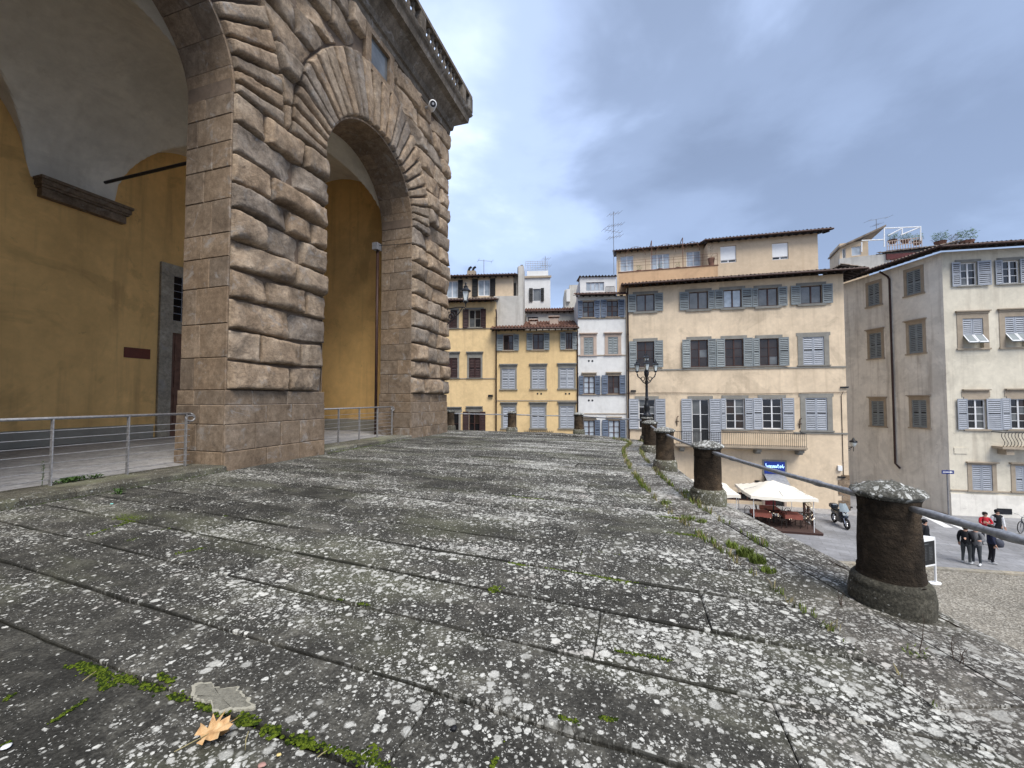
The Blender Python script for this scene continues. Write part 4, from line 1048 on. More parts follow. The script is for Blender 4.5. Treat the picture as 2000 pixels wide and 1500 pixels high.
for x0, x1 in ((1222, 1262), (1283, 1324), (1342, 1372)):
    u0, u1 = FP.px(x0, 470)[0], FP.px(x1, 470)[0]; zc_ = FP.px(1290, 478)[1]; m.tube([FP.pt((u0 + u1) / 2 - (u1 - u0) / 2 * math.cos(a), zc_ - .3 + .75 * math.sin(a), -1.2) for a in [math.pi * k / 10 for k in range(11)]], .018, 5)
m.build('terrace_rail', M['tile'], h4)
def pot_plant(P, r, h, label, leaf='weed', n=140, pot='tile', spread=1.0):
    t = root('potted_plant', P, label, 'plant', 'potted plants on the roof terraces')
    m = MB(); m.lathe([(r * .7, 0), (r, h * .35), (r * 1.05, h * .38), (r * .9, h * .36)], 10); m.build('pot', M[pot], t)
    m = MB(); rnd = random.Random(P[0] * 7 + P[1])
    for k in range(n):
        a = rnd.uniform(0, 6.28); e = rnd.uniform(.1, 1.0); q = V((math.cos(a) * r * spread * rnd.uniform(.1, 1.5), math.sin(a) * r * spread * rnd.uniform(.1, 1.5), h * (.35 + .65 * e)))
        s_ = r * rnd.uniform(.12, .26); b = V((rnd.uniform(-1, 1), rnd.uniform(-1, 1), rnd.uniform(-.3, 1))).normalized(); c = b.orthogonal().normalized()
        m.quad(q, q + b * s_ + c * s_ * .3, q + b * s_ * 2, q + b * s_ - c * s_ * .3)
    m.build('foliage', M[leaf], t); return t
for x, lab in ((1248, 'round potted plant on the peach roof terrace parapet'), (1290, 'low terracotta planter before the middle terrace window'), (1326, 'square terracotta pot on the roof terrace beside the third window')):
    u, z = FP.px(x, 526); pot_plant(FP.pt(u, zp - .05, -.5), .2, .7, lab)
u, z = FP.px(1391, 518); pot_plant(FP.pt(u, zp + .03, -.3), .25, 1.7, 'tall bare climbing plant at the end of the roof terrace', 'twig', 70, spread=.5)

# ---- row to the left: white house, yellow house, ochre house
d3 = V((1, -.08, 0)).normalized(); PB = F4.pt(uL - .02, 0, -.15)
F3 = Fac((PB.x, PB.y), d3)
w3L = F3.px(1129, 700)[0]; h3 = root('white_house', F3.pt(w3L / 2, PZ, 0), 'narrow white house with blue shutters squeezed beside the cream house', 'house', world=True)
z3 = F3.px(1175, 578)[1]
for g, a, b in (((1138, 1160, 589, 620), 1128.5, 1171.5), ((1185, 1206.7, 587, 619), 1173.5, 1219.5)): openwin(F3, h3, g, a, b, 'shutter_blue', 'brownwood', 'glass', 2, 3, trim='trim_tan', sill=.06, top=.1, w_=.08)
for g in ((1140, 1159, 659, 693), (1187.4, 1207, 658, 692)): shutwin(F3, h3, g, 'shutter_grey', 'trim_pink', top=.22, w_=.24, hood=.05)
for g, a, b, pn_ in (((1140, 1161.3, 735, 769.6), 1130.5, 1172, 'glass_pale'), ((1187.4, 1209.5, 734, 769), 1175, 1221, 'glass_brown'), ((1140, 1161.3, 821, 858), 1130.5, 1172, 'glass_pale'), ((1188.5, 1210.5, 821, 858), 1176, 1221.5, 'glass_pale')):
    openwin(F3, h3, g, a, b, 'shutter_blue', 'brownwood', pn_, 2, 3, trim='trim_tan', sill=.06, top=.12, w_=.08, hood=.1)
finish(F3, h3, w3L, -.02, PZ, z3, M['whitewall'], 8)
for x, y in ((1150, 705), (1157, 705), (1150, 782), (1157, 782)):
    u, z = F3.px(x, y); m = MB(); m.tube([F3.pt(u, z, -.02), F3.pt(u, z, .02)], .075, 10); m.build('vent', M['black_iron'], h3)
for y in (623, 695, 772, 809): band(F3, h3, w3L, -.02, F3.px(1175, y)[1], .07, .05, 'trim_tan')
tiles(F3, h3, w3L - .2, .0, z3 + .05, 2.2, .55, .25, 'tile')
G3 = F3.back(1.6); a3 = G3.rect(1133, 1203, 541, 572)
openwin(G3, h3, (1144.5, 1180, 551, 568), None, None, '', 'zinc', 'glass_pale', 4, 1, sur=False)
finish(G3, h3, a3[0], a3[1], a3[2] - .6, a3[3], M['whitewall'], 4)
tiles(G3, h3, a3[0] - .1, a3[1] + .1, a3[3], 3, .2, .15, 'tile_grey', sof=False)
m = MB(); u0, z0 = F3.px(1187, 567); u1 = F3.px(1204, 567)[0]
for k in range(8): u = u0 + (u1 - u0) * k / 7; m.tube([F3.pt(u, z0, -1), F3.pt(u, z0 + .55, -1)], .02, 4)
m.tube([F3.pt(u0, z0 + .55, -1), F3.pt(u1, z0 + .55, -1)], .025, 4); m.build('roof_rail', M['black_iron'], h3)

F2 = Fac(F3.pt(w3L - .03, 0, -.05)[:2], d3); w2L = F2.px(969, 720)[0]; z2 = F2.px(1050, 645)[1]
h2 = root('yellow_house', F2.pt(w2L / 2, PZ, 0), 'low yellow house with red tiled eaves and three columns of grey shutters', 'house', world=True)
for g, a, b in (((983.4, 1002.5, 654.6, 684), 970.5, 1014), ((1040.8, 1061.7, 652, 683), 1028.5, 1073.3), ((1105, 1117.5, 650, 682), 1094, 1128)): openwin(F2, h2, g, a, b, 'shutter_grey', 'brownwood', 'glass_brown', 2, 2, trim='trim_tan', sill=.07, top=.12, w_=.06)
for g in ((980, 1006.4, 720.5, 759.5), (1038.6, 1064.7, 720, 759), (1093, 1121.5, 719, 758.5)): shutwin(F2, h2, g, 'shutter_light', 'trim', hood=.12, top=.2, w_=.12)
for g in ((982, 1006, 794, 836), (1038, 1064.5, 794, 836), (1094, 1121.5, 793, 836)): shutwin(F2, h2, g, 'shutter_light', 'trim', hood=.08, top=.2, w_=.12)
finish(F2, h2, w2L, 0, PZ, z2, M['yellow2'], 7)
band(F2, h2, w2L, 0, F2.px(1050, 783)[1], .06, .04, 'trim_tan')
for x, y in ((1050, 769), (1057, 769), (1105, 769), (1112, 769)):
    u, z = F2.px(x, y); m = MB(); m.tube([F2.pt(u, z, -.02), F2.pt(u, z, .02)], .07, 10); m.build('vent', M['black_iron'], h2)
tiles(F2, h2, w2L - .35, .05, z2 + .06, 3.6, .75, .30, 'tile')
for x, y, wd in ((1042, 628, .5), (1082, 622, .7)):
    u, z = F2.px(x, y, -1.5); m = MB(); F2.box(m, u - wd / 2, u + wd / 2, z - .6, z, -1.9, -1.4); F2.box(m, u - wd / 2 - .1, u + wd / 2 + .1, z + .12, z + .2, -2.0, -1.3); F2.box(m, u - .1, u + .1, z, z + .12, -1.8, -1.5); m.build('chimney', M['trim_pink'], h2)
pipe(F2, h2, -.02, PZ + 2, z2 - .1, .09, .05); pipe(F2, h2, w2L + .02, PZ + 2, z2 + 1.6, .09, .05)
m = MB(); r = F2.rect(1024, 1080, 841, 848); n = 16
for k in range(n + 1): u = r[0] + (r[1] - r[0]) * k / n; m.tube([F2.pt(u, r[2] - .5, .12), F2.pt(u, r[3] - .03, .14)], .015, 4); m.tube([F2.pt(u, r[3] - .05, .12), F2.pt(u, r[3], .12)], .03, 5)
m.tube([F2.pt(r[0], r[3] - .1, .12), F2.pt(r[1], r[3] - .1, .12)], .02, 5); m.build('spiked_railing', M['black_iron'], h2)

F1 = Fac(F2.pt(w2L - .02, 0, -.1)[:2], (1, -.10)); w1L = F1.px(800, 700)[0]; z1_ = F1.px(920, 590)[1]
h1 = root('ochre_house', F1.pt(w1L / 2, PZ, 0), 'tall pale orange house with dark brown shutters beside the palace corner', 'house', world=True)
shutwin(F1, h1, (871.5, 893, 606, 641), 'shutter_dark', sill=.05, w_=.14, top=.14); openwin(F1, h1, (916, 939, 605, 640), 904.5, 949.5, 'shutter_dark', 'trim', 'glass', 2, 2, sill=.05)
for g in ((869, 893.5, 699, 738), (916, 939, 699, 738)): shutwin(F1, h1, g, 'shutter_dark', hood=.10, top=.32, w_=.14, sill=.05)
openwin(F1, h1, (871.5, 896, 806, 850), None, None, '', 'brownwood', 'glass', 2, 2, hood=.1, top=.3); openwin(F1, h1, (916, 937, 805, 850), 904.5, 948.5, 'shutter_dark', 'brownwood', 'glass', 2, 2, hood=.1, top=.3)
finish(F1, h1, w1L, -.02, PZ, z1_, M['yellow'], 7)
for y in (642.5, 740): band(F1, h1, w1L, 0, F1.px(920, y)[1], .07, .05, 'trim_tan')
m = MB(); r = F1.rect(954, 963, 771, 775); F1.box(m, r[0], r[1], r[2], r[3], 0, .2); m.build('wall_lamp', M['black_iron'], h1)
tiles(F1, h1, w1L - .2, .15, z1_ + .05, 1.6, .7, .28, 'tile_grey')
G1 = F1.back(.9); gR = G1.px(1002, 560)[0]; zg = G1.px(940, 541)[1]
openwin(G1, h1, (871.5, 894.5, 549, 582), 862, 904.5, 'shutter_black', 'white', 'glass_pale', 2, 1, sur=False); openwin(G1, h1, (934, 957, 546, 578), 922.5, 968, 'shutter_black', 'white', 'glass_pale', 2, 1, sur=False)
finish(G1, h1, w1L, gR, z1_ - .2, zg, M['cream_attic'], 6)
tiles(G1, h1, w1L, gR + .35, zg + .03, 4, .45, .24, 'tile')
u, z = G1.px(916, 530); m = MB(); G1.box(m, u - .35, u + .35, z - .4, z + .35, -1.4, -.9); m.build('chimney', M['trim_tan'], h1)
for du in (-.18, .18): m = MB(); m.tube([G1.pt(u + du - .1, z + .35, -1.1), G1.pt(u + du, z + .62, -1.1), G1.pt(u + du + .18, z + .72, -1.1)], .1, 8); m.build('chimney_pot', M['black_iron'], h1)
# gable wall between the ochre and yellow houses, stepping back
m = MB(); Fg = F2.back(.5); r = Fg.rect(967, 1021, 578, 660); Fg.box(m, r[0] - .1, r[1], r[2] - 1.5, r[3], -2.5, 0); m.build('gable_wall', M['dirtywhite'], h1)
m = MB(); r2 = Fg.rect(1003, 1014, 530, 590); Fg.box(m, r2[0] - .4, r2[1], r2[2], r2[3], -3, -1.2); r3 = Fg.rect(1011, 1022, 513, 640); Fg.box(m, r3[0], r3[1], r3[2], r3[3], -2.5, -.8); m.build('chimney_stack', M['dirtywhite'], h1)
for x0, x1, y0 in ((1009, 1014, 514), (1015, 1020, 509)):
    r = Fg.rect(x0, x1, y0, y0 + 12); m = MB(); Fg.box(m, r[0], r[1], r[2], r[3], -1.6, -1.0); m.build('chimney_pot', M['trim'], h1)
m = MB(); r = Fg.rect(1000, 1006, 545, 582); Fg.box(m, r[0], r[1], r[2], r[3], -1.2, -1.12); m.build('side_shutter', M['shutter_black'], h1)
# ---- white tower and roofs behind
FT = F2.back(7.5); rt_ = FT.rect(1024, 1075, 540, 640)
tw = root('white_tower', FT.pt((rt_[0] + rt_[1]) / 2, PZ, -2), 'narrow white roof tower with one black shuttered window behind the yellow house', 'tower', world=True)
openwin(FT, tw, (1041, 1056, 564, 588), 1033.5, 1062.5, 'shutter_black', 'zinc', 'glass_grey', 1, 1, sill=.08, sur=False)
finish(FT, tw, rt_[0], rt_[1], PZ, rt_[3], M['whitewall'], 5)
band(FT, tw, rt_[0] - .1, rt_[1] + .1, FT.px(1050, 543)[1], .18, .16, 'trim_tan', 'cornice')
m = MB(); FT.box(m, rt_[0] + .25, rt_[1] - .2, rt_[3], FT.px(1050, 527)[1], -4, -.3); m.build('roof_parapet', M['whitewall'], tw)
m = MB(); r = FT.rect(1026, 1069, 507, 528); n = 9
for k in range(n + 1): u = r[0] + (r[1] - r[0]) * k / n; m.tube([FT.pt(u, r[2], -.5), FT.pt(u, r[3], -.5)], .022, 4)
for k in range(5): z = r[2] + (r[3] - r[2]) * (k + 1) / 5; m.tube([FT.pt(r[0], z, -.5), FT.pt(r[1], z, -.5)], .02, 4)
m.build('roof_lattice', M['zinc'], tw)
FR = F2.back(4.2); rr_ = FR.rect(1028, 1128, 608, 650)
rh = root('red_roofed_house', FR.pt((rr_[0] + rr_[1]) / 2, PZ, -2), 'set back white house under red tiles behind the yellow house', 'house', world=True)
r = FR.rect(1031, 1051, 619, 627); HOLES.append(r); LATER.append(lambda r=r: window(FR, rh, r, 'brownwood', 'glass', 2, 1))
finish(FR, rh, rr_[0], rr_[1], PZ, rr_[3], M['dirtywhite'], 3); tiles(FR, rh, rr_[0] - .2, rr_[1] + .2, rr_[3], 3, .3, .28, 'tile')
FS = F2.back(10); rs_ = FS.rect(1103, 1150, 560, 640); m = MB()
oh = root('pale_rooftop_house', FS.pt((rs_[0] + rs_[1]) / 2, PZ, -2), 'pale rounded rooftop block behind the white house', 'house', world=True)
FS.box(m, rs_[0], rs_[1], PZ, rs_[3] - .3, -4, 0); FS.box(m, rs_[0] + .5, rs_[1], rs_[3] - .3, rs_[3] + .25, -4, -.2); m.build('wall', M['dirtywhite'], oh)
r = FS.rect(1106, 1113, 566, 590); m = MB(); FS.box(m, r[0], r[1], r[2], r[3], 0, .3); m.build('chimney', M['whitewall'], oh)

# ---- beige corner house on the right
PC = ground(1858, 1006, PZ); F5 = Fac((PC.x, PC.y), (1, -.21)); FL5 = Fac((PC.x, PC.y), (.055, -1.0))      # front, side street
e5 = F5.px(1850, 492)[1]
h5 = root('beige_corner_house', F5.pt(5, PZ, -3), 'large beige corner house with pale grey shutters and deep dark eaves', 'house', world=True)
for g, a, b in (((1875, 1907, 513, 558), 1857, 1932.5), ((1957, 1990, 509, 554), 1942, 2012), ((2048, 2083, 504, 550), 2032, 2104), ((2150, 2188, 499, 546), 2132, 2208)): openwin(F5, h5, g, a, b, 'shutter_light', 'white', 'glass', 2, 3, top=.2, sill=.08)
for g in ((1880, 1920, 622, 680), (1963, 2003, 618, 678), (2053, 2096, 614, 676), (2152, 2196, 610, 674)):
    r = F5.rect(*g); HOLES.append(r)
    def awnsh(r=r):
        um = (r[0] + r[1]) / 2; zm = r[2] + (r[3] - r[2]) * .42
        for a, b in ((r[0] + .01, um - .01), (um + .01, r[1] - .01)):
            shutter(F5, h5, a, b, zm, r[3] - .01, -.05, M['shutter_light'])
            m = MB(); q = F5.d * (b - a); dn = F5.n * .42 - V((0, 0, .52)); m.obox(F5.pt(a, zm, 0), q, dn, V((0, 0, .04)) + F5.n * .03); m.build('tilted_flap', M['shutter_grey'], h5)
            m = MB()
            for (p, e) in ((F5.pt(a, zm, .02), dn), (F5.pt(b - .06, zm, .02), dn)): m.obox(p + V((0, 0, .045)), F5.d * .06, e, V((0, 0, .02)))
            m.obox(F5.pt(a, zm, .02) + dn + V((0, 0, .045)), q, -dn * .1, V((0, 0, .02))); m.build('flap_frame', M['white'], h5)
        ears(F5, h5, r, M['trim_tan'], .30, .32, .1, hood=.12, ear=0)
    LATER.append(awnsh)
for g, a, b in (((1889, 1925, 780, 838), 1868, 1953.5), ((1973, 2008, 779, 838), 1954, 2030), ((2064, 2101, 779, 838), 2043, 2122), ((2163, 2202, 779, 838), 2142, 2224)): openwin(F5, h5, g, a, b, 'shutter_light', 'white', 'glass', 2, 4, top=.5, hood=.08, sill=.1, trim='trim_tan')
for g in ((1898, 1938, 908, 958), (1983, 2016, 910, 960), (2070, 2106, 912, 962), (2166, 2204, 914, 965)): shutwin(F5, h5, g, 'shutter_light', 'trim_tan', top=.1, hood=.03, w_=.22)
finish(F5, h5, 0, 12, PZ, e5, M['beige'], 12)
for g in ((1696, 1718, 554, 597), (1771, 1799, 528, 575)): shutwin(FL5, h5, (g[0], g[1], g[2], g[3]), 'shutter_grey', 'trim_tan', top=.22, w_=.2)
for g in ((1699, 1722, 650, 700), (1776, 1803, 633, 690), (1703, 1727, 783, 832), (1782, 1811, 781, 835)): shutwin(FL5, h5, g, 'shutter_grey', 'trim_tan', top=.2, w_=.2, hood=.06)
sL = FL5.px(1600, 700)[0]; wall(FL5, h5, sL, -.005, PZ, e5, HOLES, M['beige_side'], .3, 'side_wall')
for f in LATER: f()
HOLES, LATER = [], []
band(F5, h5, 0.02, 12, F5.px(1900, 960)[1], .08, .05, 'trim_tan')
m = MB(); F5.box(m, 0, 12, PZ, F5.px(1900, 965)[1], 0, .04); m.build('plinth', M['beige_side'], h5)
m = MB(); z = FL5.px(1700, 958)[1]; FL5.box(m, sL, -.1, PZ, z - .3, 0, .10); m.build('side_plinth', M['ashlar'], h5)
r = F5.rect(1946, 1975, 993, 1004); m = MB(); F5.box(m, r[0], r[1], r[2], r[3], .02, .06); m.build('cellar_grate', M['black_iron'], h5)
m = MB(); r = F5.rect(1863, 1889, 874, 886); F5.box(m, r[0], r[1], r[2], r[3], 0, .04); m.build('name_tablet', M['beige'], h5)
pu = FL5.px(1745, 720)[0]; m = MB(); m.tube([FL5.pt(pu - .35, e5 - .1, .5), FL5.pt(pu - .1, e5 - .55, .12), FL5.pt(pu, e5 - .8, .1), FL5.pt(pu, FL5.px(1752, 905)[1], .1), FL5.pt(pu + .35, FL5.px(1757, 914)[1], .12)], .065, 8); m.build('downpipe', M['pipe'], h5, True)
tiles(F5, h5, -.8, 12, e5 + .1, 5, 1.05, .27, 'tile_grey'); tiles(FL5, h5, sL, .95, e5 + .1, .3, 1.05, .27, 'tile_grey')
# balcony at the picture edge
u0 = F5.px(1957, 875, .7)[0]; zb5 = F5.px(1970, 873, .7)[1]; m = MB(); F5.box(m, u0, u0 + 3.4, zb5 - .14, zb5, 0, .75); F5.box(m, u0 + .3, u0 + .7, zb5 - .5, zb5 - .14, 0, .6); bo5 = m.build('balcony', M['trim_tan'], h5)
zt5 = F5.px(1970, 845, .7)[1]; m = MB(); m.tube([F5.pt(u0 + .05, zt5, 0), F5.pt(u0 + .05, zt5, .7), F5.pt(u0 + 3.35, zt5, .7)], .025, 6)
k = u0 + .05
while k < u0 + 3.3:
    m.tube([F5.pt(k + .08 * math.sin(a * 6.28), zb5 + (zt5 - zb5) * a, .7 + .05 * math.sin(a * 3.14)) for a in (0, .15, .3, .5, .7, .85, 1)], .014, 4); k += .17
m.build('railing', M['black_iron'], bo5)
# roof-top room with pergola and planters on the corner house
FQ = Fac(FL5.pt(-9, 0, -2.2)[:2], (1, -.45)); 
q0 = FQ.rect(1640, 1735, 470, 515)
rr5 = root('rooftop_room', FQ.pt((q0[0] + q0[1]) / 2, e5, 0), 'small cream rooftop room with slanted roof and metal pergola on the corner house', 'rooftop room', world=True)
openwin(FQ, rr5, (1663, 1682, 481, 499), None, None, '', 'white', 'glass_pale', 1, 1, sur=False); openwin(FQ, rr5, (1645, 1652, 485, 505), None, None, '', 'white', 'glass_grey', 1, 1, sur=False)
finish(FQ, rr5, q0[0], q0[1] * .6 + q0[0] * .4, e5 - .3, q0[3], M['cream_attic'], 3)
m = MB(); FQ.box(m, q0[0] - .1, q0[1], FQ.px(1700, 500)[1] - 1.2, FQ.px(1700, 500)[1], .02, .25); m.build('parapet', M['dirtywhite'], rr5)
m = MB(); a = FQ.pt(*FQ.px(1636, 487), .4); b = FQ.pt(*FQ.px(1727, 445), .4); m.obox(a, b - a, -FQ.n * 3.4, V((0, 0, .14))); m.build('slanted_roof', M['tile_grey'], rr5)
m = MB(); 
def QP(x, y, o=0.6): u, z = FQ.px(x, y, o); return FQ.pt(u, z, o)
for a, b in (((1727, 445), (1727, 482)), ((1727, 446), (1798, 443)), ((1798, 442), (1798, 470)), ((1762, 446), (1762, 458)), ((1735, 460), (1762, 446)), ((1760, 459), (1798, 443)), ((1683, 470), (1727, 468)), ((1683, 473), (1683, 492))):
    m.tube([QP(*a), QP(*b)], .05, 6)
m.build('pergola', M['white_plain'], rr5)
m = MB(); r = FQ.rect(1732, 1800, 468, 486, .5)
for k in range(14): u = r[0] + (r[1] - r[0]) * k / 13; m.tube([FQ.pt(u, r[2], .55), FQ.pt(u, r[3], .55)], .025, 4)
m.tube([FQ.pt(r[0], r[3], .55), FQ.pt(r[1], r[3], .55)], .03, 4); m.tube([FQ.pt(r[0], (r[2] + r[3]) / 2, .55), FQ.pt(r[1], (r[2] + r[3]) / 2, .55)], .03, 4); m.build('planter_rail', M['trim_pink'], rr5)
m = MB(); FQ.box(m, r[0], r[1], r[2] - .7, r[2] + .05, -.2, .4); m.build('planter_box', simple('dark_red_planter', (.11, .03, .03), .7), rr5)
for x, y, r_, h_, lab, lf in ((1743, 468, .40, 1.0, 'round green bush in the rooftop planter under the pergola', 'weed'), (1768, 468, .38, .95, 'dark green bush in the middle of the rooftop planter', 'weed'), (1791, 470, .40, 1.0, 'feathery pale bush at the end of the rooftop planter', 'grass'), (1836, 468, .42, 1.1, 'dense dark bush on the roof edge of the corner house', 'weed'), (1862, 470, .25, 1.0, 'thin sparse plant between two bushes on the roof edge', 'twig'), (1887, 467, .5, 1.4, 'tallest spiky bush on the roof edge of the corner house', 'weed')):
    P = QP(x, y, -.3) if x < 1810 else F5.pt(F5.px(x, y, -1.2)[0], F5.px(x, y + 3, -1.2)[1], -1.2)
    pot_plant(P - V((0, 0, h_ * .35)), r_ * .8, h_ * .85, lab, lf, 420, spread=1.0)

# ---- television aerials
def aerial(P, h, label, arms, ang=0.2):
    t = root('television_aerial', P, label, 'aerial', 'television aerials on the roofs'); m = MB(); m.tube([(0, 0, 0), (0, 0, h)], .025, 5); m.build('mast', M['metal_grey'], t)
    for (z, L_, a, ne) in arms:
        m = MB(); d = V((math.cos(a), math.sin(a) * .6, ang)); c = V((0, 0, z)); m.tube([c - d * L_ * .4, c + d * L_ * .6], .016, 4)
        for k in range(ne): q = c + d * L_ * (-.4 + k / max(1, ne - 1)); m.tube([q + V((-.12, .3, -.05)), q + V((.12, -.3, .05))], .010, 4)
        m.build('antenna', M['metal_grey'], t)
FX = F4.back(3.0); u, z = FX.px(1199, 540); u2, z2x = FX.px(1199, 413)
aerial(FX.pt(u, z - .3), z2x - z + .3, 'tall branching television aerial above the white house', ((z2x - z + .1, 1.0, .2, 4), (z2x - z - .9, 1.5, .4, 6), (z2x - z - 1.4, 1.4, 2.9, 6), (z2x - z - 1.9, 1.2, .3, 5)), .25)
u, z = FT.px(1065, 528); u2, z2x = FT.px(1065, 486); aerial(FT.pt(u, z, -2), z2x - z, 'small television aerial on the white tower', ((z2x - z - .3, .7, .1, 4), (z2x - z - 1.0, 1.0, .4, 5)), .05)
u, z = G1.px(937, 530); u2, z2x = G1.px(937, 498); aerial(G1.pt(u, z, -2), z2x - z + .3, 'small thin aerial on the roof of the ochre house', ((z2x - z + .2, 1.2, -.1, 2),), -.1)
P = QP(1712, 450, -1); P2 = QP(1712, 428, -1); aerial(P, P2.z - P.z, 'single bent aerial above the rooftop room', ((P2.z - P.z - .02, 2.0, .1, 2), (P2.z - P.z - .5, .6, .3, 3)), .22)
# ------------------------------------------------------------------ piazza below the terrace
def paving_mat():
    t = NT('piazza_stone_paving'); br = t.N.new('ShaderNodeTexBrick'); rot = t.N.new('ShaderNodeMapping'); rot.inputs['Rotation'].default_value = (0, 0, .5)
    t.L.new(t.pos, rot.inputs[0]); t.L.new(rot.outputs[0], br.inputs['Vector'])
    br.inputs['Scale'].default_value = 1.0; br.inputs['Brick Width'].default_value = .95; br.inputs['Row Height'].default_value = .48; br.inputs['Mortar Size'].default_value = .008
    br.inputs['Color1'].default_value = (.235, .235, .24, 1); br.inputs['Color2'].default_value = (.30, .30, .31, 1); br.inputs['Mortar'].default_value = (.15, .15, .15, 1)
    f = t.noise(.5, 6, .65); c = t.mix(1.0, br.outputs['Color'], t.ramp(f, [(.3, .72), (.7, 1.2)]), 'MULTIPLY'); c = t.mix(1.0, c, t.ramp(t.noise(7, 4, .6), [(.3, .85), (.7, 1.12)]), 'MULTIPLY')
    return t.done(c, t.ramp(f, [(.3, .5), (.7, .8)]), 0, .3)
def gravel_mat():
    t = NT('gravel'); v = t.voro(22); c = v.node.outputs['Color']; s_ = t.N.new('ShaderNodeSeparateColor'); t.L.new(c, s_.inputs[0])
    col = t.ramp(s_.outputs[0], [(0, (.14, .125, .10)), (.6, (.26, .235, .19)), (1, (.42, .39, .33))]); col = t.mix(1.0, col, t.ramp(t.noise(.7, 5, .6), [(.3, .75), (.7, 1.15)]), 'MULTIPLY')
    t.bump(v, .8, .03); return t.done(col, .95)
m = MB(); m.quad((-600, -600, PZ - .004), (600, -600, PZ - .004), (600, 600, PZ - .004), (-600, 600, PZ - .004)); tag(m.build('piazza', paving_mat(), None), kind='structure')
ka, kb = ground(1650, 1104, PZ), ground(2000, 1126, PZ); kd = (kb - ka).normalized(); kn = V((kd.y, -kd.x, 0))
m = MB(); A_ = ka - kd * 14; B_ = kb + kd * 20; m.quad(A_ + kn * 30 + V((0, 0, .02)), B_ + kn * 30 + V((0, 0, .02)), B_ + V((0, 0, .02)), A_ + V((0, 0, .02))); tag(m.build('gravel_ground', gravel_mat(), None), kind='structure')
kr = tag(bpy.data.objects.new('piazza_kerb', None), kind='structure'); COL.objects.link(kr)
x = 0.0
while x < 34:
    L_ = random.uniform(.9, 1.4); m = MB(); m.obox(A_ + kd * x - kn * .02 + V((0, 0, -.1)), kd * (L_ - .01), -kn * .28, V((0, 0, .19 + random.uniform(-.005, .005)))); m.build('kerb_stone', M['greystone'], kr); x += L_
m = MB()
F4.box(m, uL - 20, uR + .1, PZ - .1, PZ + .11, -.1, 1.35); tag(m.build('pavement', M['floor'], None), kind='structure')
paint = simple('road_paint', (.72, .72, .70), .8, 0, .12, 8)
for i, q in enumerate(([(1798, 1006), (1815, 1007), (1862, 1031), (1845, 1030)], [(1832, 1013), (1843, 1012), (1891, 1034), (1880, 1035)])):
    m = MB(); m.quad(*[ground(px, py, PZ + .004) for px, py in reversed(q)]); tag(m.build('crossing_marking', paint, None), kind='structure')

# ------------------------------------------------------------------ lamps
M['lantern'] = simple('pale_lantern_glass', (.55, .60, .60), .12, 0, .15, 20, spec=.6)
def lantern(par, c, s=1.0, up=True):
    """four-sided street lantern, base at c"""
    c = V(c); rings = [(.085, 0), (.165, .36), (.185, .38)]
    g = MB(); vs = []
    for r, z in ((.08, .02), (.155, .36)): vs += [c + V((math.cos(a) * r, math.sin(a) * r, z)) * s for a in [math.pi / 4 + k * math.pi / 2 for k in range(4)]]
    m = MB()
    m.add(vs, [(k, (k + 1) % 4, 4 + (k + 1) % 4, 4 + k) for k in range(4)]); m.build('lantern_glass', M['lantern'], par)
    m = MB()
    for k in range(4): m.tube([vs[k], vs[4 + k]], .013 * s, 4)
    m.lathe([(.02 * s, -.10 * s), (.10 * s, -.02 * s), (.09 * s, .02 * s)], 8, c)
    m.lathe([(.19 * s, .36 * s), (.20 * s, .39 * s), (.10 * s, .48 * s), (.075 * s, .52 * s), (.095 * s, .54 * s), (.05 * s, .58 * s), (.02 * s, .62 * s), (.045 * s, .65 * s), (.005 * s, .72 * s)], 8, c); m.build('lantern_frame', M['black_iron'], par)
lx, ly = bol[7]; lz = bpos[7].z + .91
lp = root('lamp_post', (lx, ly, lz), 'black cast iron lamp post with three lanterns on the corner bollard', 'lamp post')
m = MB(); m.lathe([(.17, 0), (.18, .05), (.13, .07), (.10, .12), (.085, .2), (.11, .24), (.10, .34), (.12, .38), (.075, .44), (.055, .6), (.07, .63), (.05, .66), (.045, 1.20), (.07, 1.24), (.04, 1.30), (.05, 1.40), (.085, 1.50), (.09, 1.59), (.05, 1.67), (.03, 1.75)], 12); m.build('column', M['black_iron'], lp, True)
for k, a in enumerate((.25, .25 + 2.09, .25 + 4.19)):
    d = V((math.cos(a), math.sin(a), 0)); m = MB()
    m.tube([V((0, 0, 1.17)) + d * .03, V((0, 0, 1.23)) + d * .13, V((0, 0, 1.37)) + d * .24, V((0, 0, 1.43)) + d * .33, V((0, 0, 1.55)) + d * .37], .022, 6)
    m.tube([V((0, 0, 1.35)) + d * (.14 + .07 * math.cos(t)) + V((0, 0, .07 * math.sin(t))) for t in [i * .5 for i in range(12)]], .014, 5)
    m.build('arm', M['black_iron'], lp); 
    if k != 1 or True: lantern(lp, V((0, 0, 1.63)) + d * .37, .62)
lantern(lp, (0, 0, 1.86), .66)
